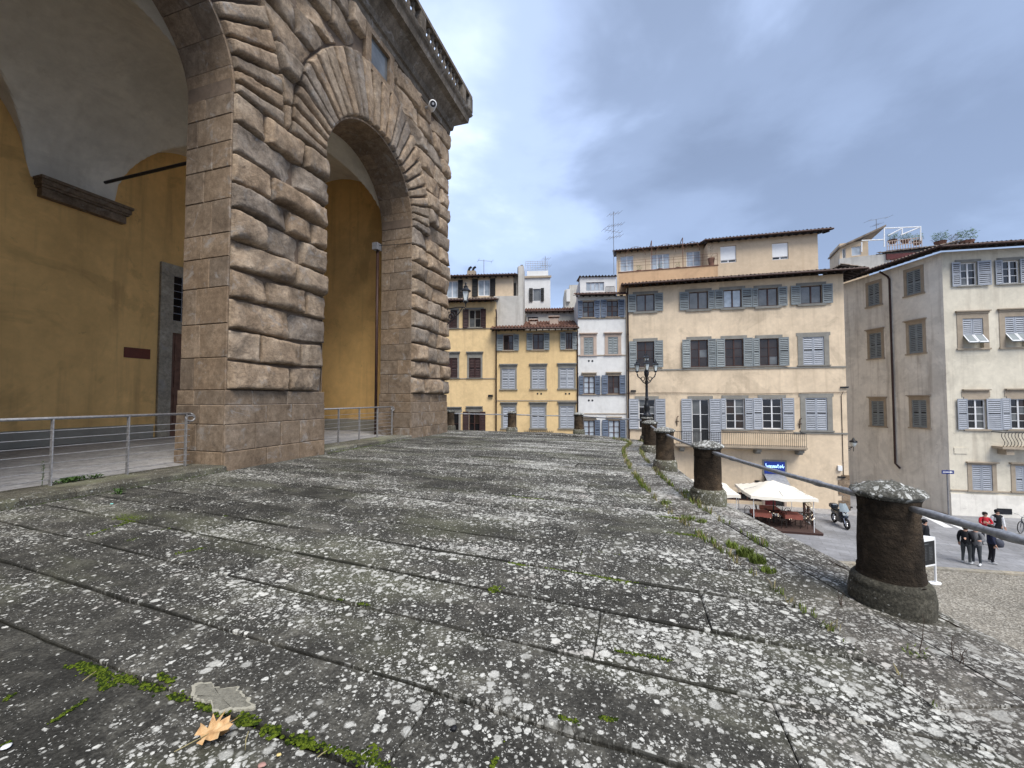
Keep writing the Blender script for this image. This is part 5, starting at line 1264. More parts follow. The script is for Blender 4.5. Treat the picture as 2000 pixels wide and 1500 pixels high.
# wrought-iron bracket lantern on the palace corner
bs = 9.72; bz = 5.45
bl = root('bracket_lantern', pp(bs, bz - .6, .15), 'wrought iron bracket lantern on the far corner of the palace', 'lantern', world=True)
m = MB(); m.tube([pp(bs, bz - .05, .1), pp(bs, bz + .02, .6), pp(bs, bz, .95), pp(bs, bz - .08, 1.02), pp(bs, bz - .12, .96), pp(bs, bz - .08, .92)], .022, 6)
m.tube([pp(bs, bz - .72, .12), pp(bs, bz - .5, .45), pp(bs, bz - .2, .75), pp(bs, bz + .0, .88)], .02, 6)
m.tube([pp(bs, bz - .35 + .2 * math.sin(t), .34 + .2 * math.cos(t)) for t in [i * .45 for i in range(15)]], .018, 5)
m.tube([pp(bs, bz - .35 + .09 * math.sin(t), .34 + .09 * math.cos(t)) for t in [i * .6 for i in range(11)]], .03, 5)
m.tube([pp(bs, bz, 1.02), pp(bs, bz + .2, 1.02)], .02, 6); m.build('bracket', M['black_iron'], bl)
lantern(bl, pp(bs, bz + .25, 1.02), 1.15)
# wall lantern in the side street
P = F4r.pt(1.6, 0, 0); zl = at(1690, 868, 27.5).z
sl_ = root('side_street_lantern', P + V((0, 0, zl - .6)), 'round lantern on a scrolled bracket in the side street', 'lantern', world=True)
e = F4r.n; m = MB(); m.tube([P + V((0, 0, zl - .35)), P + e * 1.0 + V((0, 0, zl - .3))], .025, 6); m.tube([P + V((0, 0, zl - .75)), P + e * .4 + V((0, 0, zl - .65)), P + e * .95 + V((0, 0, zl - .33))], .022, 5)
for k in range(4): m.tube([P + e * (.18 + k * .2 + .08 * math.cos(t)) + V((0, 0, zl - .48 + .08 * math.sin(t))) for t in [i * .7 for i in range(10)]], .014, 4)
m.build('bracket', M['black_iron'], sl_); m = MB(); c = P + e * 1.05 + V((0, 0, zl)); m.lathe([(.06, -.28), (.13, -.2), (.20, 0), (.20, .03)], 12, c); m.build('lamp_glass', M['lantern'], sl_, True)
m = MB(); m.lathe([(.24, .03), (.22, .12), (.1, .18), (.05, .3), (.01, .36)], 12, c); m.tube([c + V((0, 0, -.6)), c + V((0, 0, -.28))], .022, 6); m.build('lamp_hood', M['black_iron'], sl_, True)

# ------------------------------------------------------------------ street sign
sp = ground(1853, 1009, PZ); sgn = root('street_sign', sp, 'blue one way sign with white arrow on a thin post at the house corner', 'sign')
m = MB(); m.tube([(0, 0, 0), (0, 0, 2.95)], .04, 8); m.build('post', M['metal_grey'], sgn)
m = MB(); m.bbox(-.36, .36, -.06, -.04, 2.70, 2.93, .006); pl_ = m.build('sign_plate', simple('blue_sign', (.02, .035, .16), .4), sgn)
m = MB(); m.quad((-.30, -.064, 2.79), (.12, -.064, 2.79), (.12, -.064, 2.84), (-.30, -.064, 2.84)); m.add([(.12, -.064, 2.745), (.30, -.064, 2.815), (.12, -.064, 2.885)], [(0, 1, 2)]); m.build('arrow', M['white_plain'], pl_)
sgn.rotation_euler.z = -.1

# ------------------------------------------------------------------ cafe in front of the cream house
M['canvas'] = simple('cream_canvas', (.78, .73, .63), .85, 0, .05, 2)
def parasol(X, Y, label, half=1.65, rz=-.25):
    t = root('parasol', (X, Y, PZ), label, 'parasol', 'square cream parasols of the cafe', rz=rz)
    m = MB(); n = 12; pk, ev = 2.62, 2.0; vs = []; 
    for j in range(n + 1):
        for i in range(n + 1):
            x, y = -1 + 2 * i / n, -1 + 2 * j / n; r = max(abs(x), abs(y)); c = min(abs(x), abs(y)) / max(r, 1e-6)
            z = pk - (pk - ev) * r ** 1.15 - .07 * r * (1 - c) * 1.0 * (1 if r > .3 else 0) - .05 * math.sin(r * 3.14)
            vs.append((x * half, y * half, z + .02 * noise.noise(V((x * 3, y * 3, X)))))
    m.add(vs, [(j * (n + 1) + i, j * (n + 1) + i + 1, (j + 1) * (n + 1) + i + 1, (j + 1) * (n + 1) + i) for j in range(n) for i in range(n)])
    cn = m.build('canopy', M['canvas'], t, True)
    m = MB(); ring = []
    for k in range(4):
        for i in range(n):
            a = -1 + 2 * i / n; x, y = ((a, -1), (1, a), (-a, 1), (-1, -a))[k]; ring.append((x, y))
    L_ = len(ring); vs = []
    for (x, y) in ring:
        c = min(abs(x), abs(y)); z = ev - .07 * (1 - c) + .02 * noise.noise(V((x * 3, y * 3, X))); vs.append((x * half * 1.003, y * half * 1.003, z + .005))
    for i, (x, y) in enumerate(ring): vs.append((x * half * 1.01, y * half * 1.01, vs[i][2] - .17 + .02 * math.sin(i * 1.9)))
    m.add(vs, [(i, (i + 1) % L_, L_ + (i + 1) % L_, L_ + i) for i in range(L_)]); m.build('valance', M['canvas'], cn)
    m = MB(); m.tube([(0, 0, 0), (0, 0, 2.6)], .035, 8); m.build('pole', simple('green_pole', (.02, .035, .028), .5), t)
    for sx in (-1, 1):
        for sy in (-1, 1): m = MB(); m.tube([(sx * half * .9, sy * half * .9, 0), (sx * half * .9, sy * half * .9, 2.0)], .02, 6); m.build('corner_post', M['white_plain'], t)
    m = MB()
    for a in range(8): q = a * math.pi / 4; e = half * (1.3 if a % 2 else .95); m.tube([(0, 0, 2.5), (math.cos(q) * e, math.sin(q) * e, 2.02)], .012, 4)
    m.build('ribs', M['zinc'], t); return t
parasol(15.55, 24.6, 'large cream parasol in front of the red shop door'); parasol(11.8, 25.5, 'cream parasol half hidden behind the second bollard')
deck = MB(); dk = root('cafe_deck', (15.4, 24.5, PZ), 'low brown timber deck under the cream parasols', 'deck', rz=-.255)
m = MB(); m.box(-5.6, 2.0, -1.45, 1.6, 0, .10); m.build('deck_base', M['brownwood'], dk)
for k in range(20): m = MB(); m.box(-5.62, 2.02, -1.47 + k * .1545, -1.47 + k * .1545 + .148, .10, .125); m.build('plank', simple('deck_plank_%d' % k, (.075, .045, .038), .7) if k == 0 else bpy.data.materials['deck_plank_0'], dk)
red = simple('red_orange_tablecloth', (.36, .12, .085), .8, 0, .1); M['chairwood'] = simple('dark_chair_wood', (.03, .022, .018), .6)
def table(x, y, label):
    t = root('cafe_table', (x, y, PZ + .126), label, 'table', 'red covered cafe tables', rz=-.25)
    m = MB(); m.box(-.42, .42, -.42, .42, .70, .74); m.build('table_top', M['chairwood'], t)
    m = MB(); n = 6; m.box(-.44, .44, -.44, .44, .742, .75)
    for k in range(4):
        c, s_ = math.cos(k * math.pi / 2), math.sin(k * math.pi / 2); vs = []
        for i in range(n + 1): a = -.44 + .88 * i / n; w_ = .02 * math.sin(i * 2.2); vs += [(a, -.442, .75), (a, -.455 - w_, .52 + .02 * math.sin(i))]
        m.add([(c * p[0] - s_ * p[1], s_ * p[0] + c * p[1], p[2]) for p in vs], [(2 * i + 1, 2 * i + 3, 2 * i + 2, 2 * i) for i in range(n)])
    m.build('tablecloth', red, t)
    for sx in (-.34, .34):
        for sy in (-.34, .34): m = MB(); m.tube([(sx, sy, 0), (sx, sy, .7)], .025, 6); m.build('leg', M['chairwood'], t)
table(16.1, 23.9, 'red covered cafe table next to the garland railing'); table(14.6, 24.3, 'red covered cafe table behind the striped seat, under the parasol'); table(15.7, 25.2, 'red covered cafe table close to the shop door')
def chair(x, y, rz, label):
    t = root('cafe_chair', (x, y, PZ + .126), label, 'chair', 'dark bentwood cafe chairs', rz=rz)
    m = MB(); m.lathe([(.19, .43), (.205, .445), (.20, .465), (.05, .47)], 12); m.build('seat', M['chairwood'], t)
    for sx, sy in ((-.15, -.14), (.15, -.14), (-.15, .15), (.15, .15)): m = MB(); m.tube([(sx * 1.2, sy * 1.2, 0), (sx, sy, .44)], .017, 6); m.build('leg', M['chairwood'], t)
    m = MB(); m.tube([(-.17, .17, .43), (-.18, .21, .75), (-.10, .23, .90), (.10, .23, .90), (.18, .21, .75), (.17, .17, .43)], .017, 6); m.tube([(-.09, .19, .46), (-.1, .215, .72), (0, .222, .80), (.1, .215, .72), (.09, .19, .46)], .012, 5); m.build('backrest', M['chairwood'], t)
for (x, y, rz, lab) in ((16.8, 23.6, 1.9, 'dark chair between the garland railing and the nearest red table'), (16.3, 24.65, 3.0, 'dark chair behind the table at the garland railing'), (15.4, 23.7, -1.3, 'dark chair on the front side of the red tables'), (14.0, 24.75, -.9, 'dark chair at the end of the red tables towards the second parasol'), (15.05, 25.1, .9, 'dark chair beside the parasol pole'), (16.5, 25.4, 2.2, 'dark chair nearest the shop door')): chair(x, y, rz, lab)
# garland railing at the end of the deck
gp = [ground(1588, 1031, PZ), ground(1571, 1007, PZ)]; gq = ground(1496, 1024, PZ)
gr = root('garland_railing', gp[0], 'dark wooden railing wound with a green garland and small lights', 'railing', world=True)
pts = [gq, gp[0], gp[1]]
for a, b in ((pts[0], pts[1]), (pts[1], pts[2])):
    L_ = (b - a).length; n = max(1, round(L_ / 1.25))
    for z in (.12, .84): m = MB(); m.tube([a + V((0, 0, z)), b + V((0, 0, z))], .035, 6); m.build('rail', M['brownwood'], gr)
    for k in range(n):
        p, q = a.lerp(b, k / n), a.lerp(b, (k + 1) / n); m = MB(); m.tube([p + V((0, 0, .12)), q + V((0, 0, .84))], .02, 5); m.tube([p + V((0, 0, .84)), q + V((0, 0, .12))], .02, 5); m.build('cross_brace', M['brownwood'], gr)
for a, b in ((pts[0], pts[1]), (pts[1], pts[2])):
    L_ = (b - a).length; n = max(1, round(L_ / 1.25))
    for k in range(n + (1 if b == pts[2] else 0)): p = a.lerp(b, k / n); m = MB(); m.box(p.x - .05, p.x + .05, p.y - .05, p.y + .05, PZ, PZ + .92); m.build('post', M['brownwood'], gr)
m = MB(); lt = MB(); rg = random.Random(4)
gar = [(pts[0].lerp(pts[1], k / 40) + V((0, 0, .86 - .12 * abs(math.sin(k / 40 * 9.4))))) for k in range(41)] + [(pts[1].lerp(pts[2], k / 20) + V((0, 0, .86 + .3 * math.sin(k / 20 * 3.14)))) for k in range(21)] + [pts[1] + V((0, 0, .9 * k / 14)) for k in range(15)]
for p in gar:
    for k in range(9):
        a = V((rg.uniform(-1, 1), rg.uniform(-1, 1), rg.uniform(-1, 1))).normalized(); b = a.orthogonal().normalized(); q = p + a * .05; m.quad(q - b * .03, q + a * .06, q + b * .03, q + a * .10)
    if rg.random() < .5: c = p + V((rg.uniform(-.1, .1), rg.uniform(-.12, -.05), rg.uniform(-.35, .05))); lt.lathe([(.004, -.018), (.018, 0), (.004, .018)], 5, c)
m.build('garland', simple('dark_garland', (.022, .035, .02), .8), gr)['kind'] = 'stuff'
bulb = NT('warm_bulb'); bulb.b.inputs['Emission Color'].default_value = (1, .82, .6, 1); bulb.b.inputs['Emission Strength'].default_value = 1.2; bulb.done((.8, .7, .55), .4)
lt.build('fairy_lights', bulb.mat, gr)['kind'] = 'stuff'
# shop sign and awning
r = F4.rect(1492.5, 1532, 901.5, 925)
ss = root('shop_sign', F4.pt((r[0] + r[1]) / 2, r[2], .1), 'dark blue illuminated shop sign with pale script above the awning', 'sign', world=True)
m = MB(); F4.box(m, r[0] - .12, r[1] + .12, r[2] - .12, r[3] + .12, 0, .05); m.build('sign_border', M['trim'], ss)
m = MB(); F4.box(m, r[0], r[1], r[2], r[3], .05, .10); bd_ = NT('blue_sign_face'); bd_.b.inputs['Emission Color'].default_value = (.01, .03, .22, 1); bd_.b.inputs['Emission Strength'].default_value = .35; bd_.done((.012, .02, .075), .3); sf = m.build('sign_face', bd_.mat, ss)
m = MB(); zc_ = r[2] + (r[3] - r[2]) * .62; wS = r[1] - r[0]
nl = NT('pale_blue_script'); nl.b.inputs['Emission Color'].default_value = (.35, .6, 1, 1); nl.b.inputs['Emission Strength'].default_value = .9; nl.done((.5, .6, .8), .4)
strokes = [[(.10, .12), (.06, .16), (.05, .06), (.11, .02), (.12, -.08), (.05, -.10)], [(.16, -.09), (.17, .05)], [(.22, -.09), (.22, .05), (.27, .05), (.28, -.09)], [(.36, .04), (.31, .03), (.31, -.08), (.36, -.07), (.37, .05), (.38, -.09)], [(.43, -.09), (.43, .05), (.48, .05), (.49, -.09)], [(.56, .04), (.52, .03), (.52, -.08), (.57, -.07), (.57, .05), (.59, -.09)], [(.66, .14), (.65, -.07), (.70, -.09)], [(.63, .05), (.70, .06)], [(.75, .04), (.78, .05), (.82, .02), (.80, -.08), (.75, -.08), (.75, .03)], [(.88, .13), (.87, -.05), (.92, -.09), (.95, .02)]]
for st in strokes: m.tube([F4.pt(r[0] + wS * x, zc_ + y * 1.1, .115) for x, y in st], .017, 4)
m.build('script', nl.mat, sf)
aw = F4.rect(1493, 1530, 926, 938)
an = root('shop_awning', F4.pt((aw[0] + aw[1]) / 2, aw[2], .1), 'small pale grey sloping awning under the blue shop sign', 'awning', world=True)
m = MB(); m.obox(F4.pt(aw[0] - .05, aw[3], .03), F4.d * (aw[1] - aw[0] + .1), F4.n * 1.05 - V((0, 0, .55)), V((0, 0, .03))); m.build('awning_panel', M['zinc'], an)
m = MB()
for u in (aw[0] - .02, aw[1] - .01): m.add([F4.pt(u, aw[3], .03), F4.pt(u, aw[3] - .55, .03), F4.pt(u, aw[3] - .55, 1.0)], [(0, 1, 2)])
m.build('awning_side', M['black_iron'], an)

# ------------------------------------------------------------------ motorcycle and bicycle
def ringtube(mb, c, ax, R_, r, n=22, k=6, mi=0):
    c = V(c); ax = V(ax).normalized(); a = ax.orthogonal().normalized(); b = ax.cross(a); path_ = [c + (a * math.cos(t) + b * math.sin(t)) * R_ for t in [2 * math.pi * i / n for i in range(n + 1)]]; mb.tube(path_, r, k, mi, False)
mp = ground(1655, 1033, PZ); mo = root('motorcycle', mp + V((.05, .5, 0)), 'dark touring motorcycle with windscreen parked by the street corner', 'motorcycle', rz=-.25)
paintm = simple('dark_blue_grey_paint', (.03, .04, .055), .25, .3, .1); rub = simple('tyre_rubber', (.015, .015, .015), .8); chrome = simple('chrome', (.5, .5, .52), .2, .9, .1)
for y in (-.62, .78):
    m = MB(); ringtube(m, (0, y, .31), (1, 0, 0), .25, .062, 24, 8); wh = m.build('wheel', rub, mo, True)
    m = MB(); ringtube(m, (0, y, .31), (1, 0, 0), .185, .02, 20, 6); m.tube([(-.06, y, .31), (.06, y, .31)], .05, 10)
    for k in range(6): a = k * 1.047; m.tube([(0, y, .31), (0, y + .18 * math.cos(a), .31 + .18 * math.sin(a))], .012, 5)
    m.build('rim', chrome, wh)
m = MB()
for sx in (-.09, .09): m.tube([(sx, -.62, .31), (sx, -.40, .92)], .026, 8)
m.build('fork', chrome, mo)
m = MB(); m.lathe([(.05, -.60), (.16, -.5), (.21, -.25), (.20, .0), (.15, .3), (.13, .55), (.17, .8), (.08, .98)], 12, (0, 0, 0)); m.v = [(v[0] * .95, v[2], .62 + v[1] * 1.15 + (.10 if v[2] > .1 else .05)) for v in m.v]; m.build('body', paintm, mo, True)
m = MB(); m.bbox(-.15, .15, .05, .85, .80, .90, .04); m.build('seat', rub, mo)
m = MB(); m.bbox(-.20, .20, .62, 1.0, .86, 1.14, .06); m.build('top_case', paintm, mo)
m = MB(); m.tube([(-.36, -.28, 1.03), (-.12, -.36, 1.0), (.12, -.36, 1.0), (.36, -.28, 1.03)], .018, 6); m.build('handlebar', rub, mo)
m = MB(); vs = []
for j in range(5):
    for i in range(7): x = -1 + i / 3; w_ = .24 * (1 - .35 * (j / 4) ** 2); vs.append((x * w_, -.52 + .10 * x * x + j * .055, .95 + j * .11))
m.add(vs, [(j * 7 + i, j * 7 + i + 1, j * 7 + 8 + i, j * 7 + 7 + i) for j in range(4) for i in range(6)]); m.build('windscreen', simple('smoked_screen', (.22, .26, .28), .1, 0, .1), mo, True)
for sx in (-.08, .08): m = MB(); m.tube([(sx, -.50, .83), (sx, -.56, .82)], .065, 10); m.build('headlight', M['lantern'], mo)
for sx in (-.38, .38): m = MB(); m.tube([(sx * .8, -.3, 1.04), (sx, -.34, 1.2)], .01, 5); m.bbox(sx - .06, sx + .06, -.36, -.33, 1.17, 1.25, .01); m.build('mirror', rub, mo)
m = MB(); m.bbox(-.17, .17, -.25, .35, .25, .60, .06); m.build('engine', simple('engine_metal', (.12, .12, .12), .4, .6), mo)
bp_ = ground(2003, 1040, PZ); bi = root('bicycle', bp_, 'bicycle leaning at the picture edge beside the beige house', 'bicycle', rz=.35)
for x in (-.52, .52):
    m = MB(); ringtube(m, (x, 0, .34), (0, 1, 0), .32, .02, 26, 6); wh = m.build('tyre', rub, bi, True); m = MB(); ringtube(m, (x, 0, .34), (0, 1, 0), .295, .01, 24, 4)
    for k in range(10): a = k * .628; m.tube([(x, 0, .34), (x + .29 * math.cos(a), 0, .34 + .29 * math.sin(a))], .003, 3)
    m.build('rim', chrome, wh)
m = MB(); fr = {'bb': (.05, 0, .29), 'st': (.18, 0, .82), 'hd': (-.33, 0, .86), 'hb': (-.36, 0, .72), 're': (.52, 0, .34), 'fe': (-.52, 0, .34)}
for a, b in (('bb', 'st'), ('bb', 'hb'), ('st', 'hd'), ('bb', 're'), ('st', 're'), ('hd', 'fe')): m.tube([fr[a], fr[b]], .018, 6)
m.build('frame', paintm, bi); m = MB(); m.tube([(-.33, -.28, 1.02), (-.36, -.1, 1.0), (-.33, 0, .88), (-.36, .1, 1.0), (-.33, .28, 1.02)], .014, 6); m.build('handlebar', chrome, bi)
m = MB(); m.tube([(.18, 0, .82), (.20, 0, .93)], .014, 6); m.bbox(.08, .36, -.07, .07, .93, .98, .02); m.build('saddle', rub, bi)
m = MB(); ringtube(m, (.05, .04, .29), (0, 1, 0), .09, .01, 16, 4); m.tube([(.05, .04, .29), (.18, .06, .2)], .012, 5); m.tube([(.05, -.04, .29), (-.08, -.06, .38)], .012, 5); m.build('crank', chrome, bi)

# ------------------------------------------------------------------ information stand
ip = ground(1826, 1139, PZ + .02); it = root('information_stand', ip, 'white metal information stand with a dark printed panel behind the nearest bollard', 'stand', rz=.30)
m = MB(); m.lathe([(.27, 0), (.27, .02), (.06, .035)], 18, sx=1.0, sy=.62); m.build('base_plate', M['white_plain'], it)
for x in (0.05, -.80): m = MB(); m.bbox(x - .035, x + .035, -.03, .03, .02, 1.82, .008); m.build('upright', M['white_plain'], it)
m = MB(); m.lathe([(.27, 0), (.27, .02), (.06, .035)], 18, (-.80, 0, 0), sx=1.0, sy=.62); m.build('base_plate', M['white_plain'], it)
m = MB(); m.box(-.765, .015, -.022, .022, .78, 1.72); pb = m.build('panel', simple('dark_panel', (.012, .014, .017), .35), it)
m = MB()
for (z0, z1) in ((1.72, 1.82), (.72, .78)): m.box(-.765, .015, -.028, .028, z0, z1)
m.add([(-.80, -.03, 1.82), (.05, -.03, 1.82), (-.3, .32, 1.82), (-.80, -.03, 1.86), (.05, -.03, 1.86), (-.3, .32, 1.86)], [(0, 2, 1), (3, 4, 5), (0, 1, 4, 3), (1, 2, 5, 4), (2, 0, 3, 5)]); m.build('panel_frame', M['white_plain'], it)['kind'] = 'stuff'
m = MB(); rg = random.Random(9)
for c in range(2):
    for k in range(9): x = -.70 + c * .36; m.quad((x, -.0235, 1.46 - k * .06), (x + rg.uniform(.18, .30), -.0235, 1.46 - k * .06), (x + .2, -.0235, 1.475 - k * .06), (x, -.0235, 1.475 - k * .06))
m.quad((-.70, -.0235, 1.60), (-.35, -.0235, 1.60), (-.35, -.0235, 1.63), (-.70, -.0235, 1.63)); m.lathe([(.001, 0), (.03, .001), (.001, .002)], 10); m.build('print', simple('grey_print', (.10, .105, .11), .5), pb)['kind'] = 'stuff'

# ------------------------------------------------------------------ people
SK = simple('skin', (.48, .28, .20), .6, 0, .08, 10); HAIR = simple('dark_hair', (.018, .013, .010), .7)
CLOTH = {}
def cloth(c):
    if c not in CLOTH: CLOTH[c] = simple('cloth_%d' % len(CLOTH), c, .85, 0, .16, 8, .25, 60)
    return CLOTH[c]
def person(loc, rz, label, top, legs, shoe, pose=None, hair=True, cap=None, sleeve=None, h=1.75, width=1.0, bag=None):
    J = {'pel': (0, 0, .95), 'wst': (0, 0, 1.08), 'chs': (0, -.01, 1.32), 'nkb': (0, .01, 1.47), 'nkt': (0, -.005, 1.54), 'jaw': (0, -.02, 1.60), 'hed': (0, -.015, 1.68), 'top': (0, 0, 1.755), 'nos': (0, -.105, 1.645)}
    for s_, n in ((1, 'l'), (-1, 'r')):
        J.update({n + 'sh': (s_ * .175, .01, 1.43), n + 'el': (s_ * .24, .03, 1.15), n + 'wr': (s_ * .25, -.06, .92), n + 'pm': (s_ * .25, -.08, .85), n + 'hp': (s_ * .095, 0, .90), n + 'kn': (s_ * .11, -.02, .50), n + 'an': (s_ * .115, .03, .09), n + 'he': (s_ * .115, .06, .04), n + 'to': (s_ * .13, -.15, .035)})
    J.update(pose or {})
    for n, s_ in (('l', 1), ('r', -1)):
        p, w_ = V(J[n + 'pm']), V(J[n + 'wr']); d = (p - w_).normalized(); sd2 = d.cross(V((0, 1, 0.2))).normalized()
        for k in range(4):
            o = sd2 * (-.03 + .02 * k); L_ = (.072, .085, .08, .06)[k]; J[n + 'f%da' % k] = tuple(p + o + d * .03); J[n + 'f%db' % k] = tuple(p + o + d * (.03 + L_) + V((0, -.018, 0)))
        J[n + 'tha'] = tuple(w_ + d * .03 + sd2 * -.04); J[n + 'thb'] = tuple(w_ + d * .075 + sd2 * -.06 + V((0, -.01, 0)))
    rad = {'pel': .145, 'wst': .135, 'chs': .155, 'nkb': .075, 'nkt': .055, 'jaw': .072, 'hed': .098, 'top': .055, 'nos': .014}
    rl = {'sh': .078, 'el': .055, 'wr': .034, 'pm': .036, 'hp': .095, 'kn': .068, 'an': .046, 'he': .042, 'to': .034, 'f0a': .010, 'f1a': .010, 'f2a': .010, 'f3a': .009, 'f0b': .008, 'f1b': .008, 'f2b': .008, 'f3b': .007, 'tha': .012, 'thb': .009}
    E = [('pel', 'wst', 0), ('wst', 'chs', 0), ('chs', 'nkb', 0), ('nkb', 'nkt', 3), ('nkt', 'jaw', 3), ('jaw', 'hed', 3), ('hed', 'top', 3), ('hed', 'nos', 3)]
    for n in 'lr':
        E += [('nkb', n + 'sh', 0), (n + 'sh', n + 'el', 4), (n + 'el', n + 'wr', 4), (n + 'wr', n + 'pm', 3), ('pel', n + 'hp', 1), (n + 'hp', n + 'kn', 1), (n + 'kn', n + 'an', 1), (n + 'an', n + 'he', 2), (n + 'an', n + 'to', 2)]
        E += [(n + 'pm', n + 'f%da' % k, 3) for k in range(4)] + [(n + 'f%da' % k, n + 'f%db' % k, 3) for k in range(4)] + [(n + 'wr', n + 'tha', 3), (n + 'tha', n + 'thb', 3)]
    names = list(J); bm = bmesh.new(); lay = bm.verts.layers.skin.verify(); vmap = {}
    for k in names:
        v = bm.verts.new(J[k]); rr = rad.get(k) or rl[k[1:]]; wide = width if k in ('pel', 'wst', 'chs') or k[1:] in ('sh', 'el', 'hp') else 1.0
        v[lay].radius = (rr * wide, rr * wide); v[lay].use_root = k == 'pel'; vmap[k] = v
    for a, b, _ in E: bm.edges.new((vmap[a], vmap[b]))
    me = bpy.data.meshes.new('person_skeleton'); bm.to_mesh(me); bm.free(); tmp = bpy.data.objects.new('person_tmp', me); COL.objects.link(tmp)
    tmp.modifiers.new('s', 'SKIN').use_smooth_shade = True; sb = tmp.modifiers.new('d', 'SUBSURF'); sb.levels = 1; sb.render_levels = 1
    dg = bpy.context.evaluated_depsgraph_get(); out_me = bpy.data.meshes.new_from_object(tmp.evaluated_get(dg)); bpy.data.objects.remove(tmp)
    out_me.name = 'person_body'; out_me.materials.clear()
    for mm in (cloth(top), cloth(legs), cloth(shoe), SK, cloth(sleeve or top)): out_me.materials.append(mm)
    segs = [(V(J[a]), V(J[b]), mi, ) for a, b, mi in E]
    for p in out_me.polygons:
        c = p.center; best = (9, 0)
        for a, b, mi in segs:
            d = b - a; t = max(0, min(1, (c - a).dot(d) / d.length_squared)); q = (c - a - d * t).length
            if q < best[0]: best = (q, mi)
        mi = best[1]
        if mi == 1 and c.z > .93: mi = 0
        if mi == 0 and c.z < .86 and abs(c.x) < .25: mi = 1
        p.material_index = mi; p.use_smooth = True
    r_ = root('person', loc, label, 'person', 'people standing on the piazza', rz=rz); r_.scale = (h / 1.78,) * 3
    link('body', out_me, r_)
    hc = V(J['hed']); m = MB()
    m.lathe([(.104, -.02), (.112, .03), (.100, .075), (.06, .105), (.01, .117)], 14, (hc.x, hc.y + .018, hc.z)); m.lathe([(.085, -.09), (.10, -.02), (.08, .02)], 14, (hc.x, hc.y + .035, hc.z)); m.build('hat' if cap else 'hair', cloth(cap) if cap else HAIR, r_, True)['kind'] = 'stuff'
    for s_ in (-.035, .035): m = MB(); m.lathe([(.002, -.01), (.011, 0), (.002, .01)], 6, (hc.x + s_, hc.y - .088, hc.z - .005)); m.build('eye', HAIR, r_)
    if bag: m = MB(); m.lathe([(.02, -.2), (.14, -.15), (.17, 0), (.15, .12), (.03, .18)], 10, bag[0]); m.build('shoulder_bag', cloth(bag[1]), r_, True)
    return r_
BK, NV, GY = (.010, .011, .014), (.022, .026, .055), (.13, .13, .135)
person(at(1806, 1030, 19.7).xy.to_3d() + V((0, 0, PZ)), .3, 'person in black jacket and dark cap standing behind the information stand', BK, (.03, .03, .035), (.05, .05, .05), cap=(.012, .012, .014), width=1.2)
g2 = ground(1893, 1103, PZ); arms_in = {'rwr': (-.18, -.2, 1.02), 'rpm': (-.14, -.24, 1.0)}
person(ground(1888, 1101, PZ), 2.0, 'person in black jacket and grey trousers in the group below the rod', BK, (.055, .06, .062), (.5, .5, .5), arms_in, width=1.18)
person(ground(1908, 1104, PZ), -1.2, 'person in grey jacket holding out an arm, white shoes', GY, (.05, .055, .06), (.65, .65, .64), {'lel': (.30, -.18, 1.22), 'lwr': (.30, -.42, 1.24), 'lpm': (.30, -.49, 1.25), 'rel': (-.27, -.12, 1.18), 'rwr': (-.22, -.36, 1.2), 'rpm': (-.20, -.43, 1.2)}, width=1.15)
person(ground(1938, 1101, PZ), 1.0, 'person in dark navy clothes with a bag at the side, wide black trousers', NV, (.012, .012, .017), (.4, .4, .4), {'lel': (.34, -.1, 1.2), 'lwr': (.42, -.2, 1.02), 'lpm': (.43, -.24, .96), 'lkn': (.17, -.02, .5), 'lan': (.23, .03, .09), 'lhe': (.23, .06, .04), 'lto': (.27, -.13, .035)}, width=1.18, bag=((-.1, -.2, 1.0), (.06, .065, .085)))
person(ground(1926, 1064, PZ), -.5, 'person in a red top with folded arms and long dark hair', (.42, .02, .03), (.03, .03, .04), (.2, .2, .2), {'lel': (.25, -.10, 1.2), 'lwr': (.02, -.22, 1.24), 'lpm': (-.05, -.22, 1.25), 'rel': (-.25, -.10, 1.18), 'rwr': (-.02, -.24, 1.18), 'rpm': (.05, -.25, 1.18)}, h=1.66)
person(ground(1950, 1062, PZ), -.4, 'person in black T-shirt with white sleeves and dark cap beside the red top', BK, (.02, .02, .025), (.3, .3, .3), sleeve=(.7, .7, .7), cap=(.01, .01, .012), width=1.1)
# ------------------------------------------------------------------ growth and litter on the terrace
rg = random.Random(77)
def gpt(px, py):
    P = ground(px, py, 0.03)
    for _ in range(3): P = ground(px, py, tz(P))
    return P
def blades(mb, P, n, h, spread, lean=.5, wd=.0048, rnd=rg):
    for k in range(n):
        a = rnd.uniform(0, 6.283); r = spread * math.sqrt(rnd.random()); b = P + V((math.cos(a) * r, math.sin(a) * r, -.01))
        hh = h * rnd.uniform(.45, 1.15); q = rnd.uniform(0, 6.283); d = V((math.cos(q), math.sin(q), 0)) * hh * rnd.uniform(.1, lean); w_ = V((-math.sin(q), math.cos(q), 0)) * wd * rnd.uniform(.7, 1.3)
        m1 = b + d * .35 + V((0, 0, hh * .6)); tp = b + d * 1.1 + V((0, 0, hh * .92))
        mb.add([b - w_, b + w_, m1 + w_ * .8, m1 - w_ * .8, tp], [(0, 1, 2, 3), (3, 2, 4)])
gA, gS = MB(), MB()
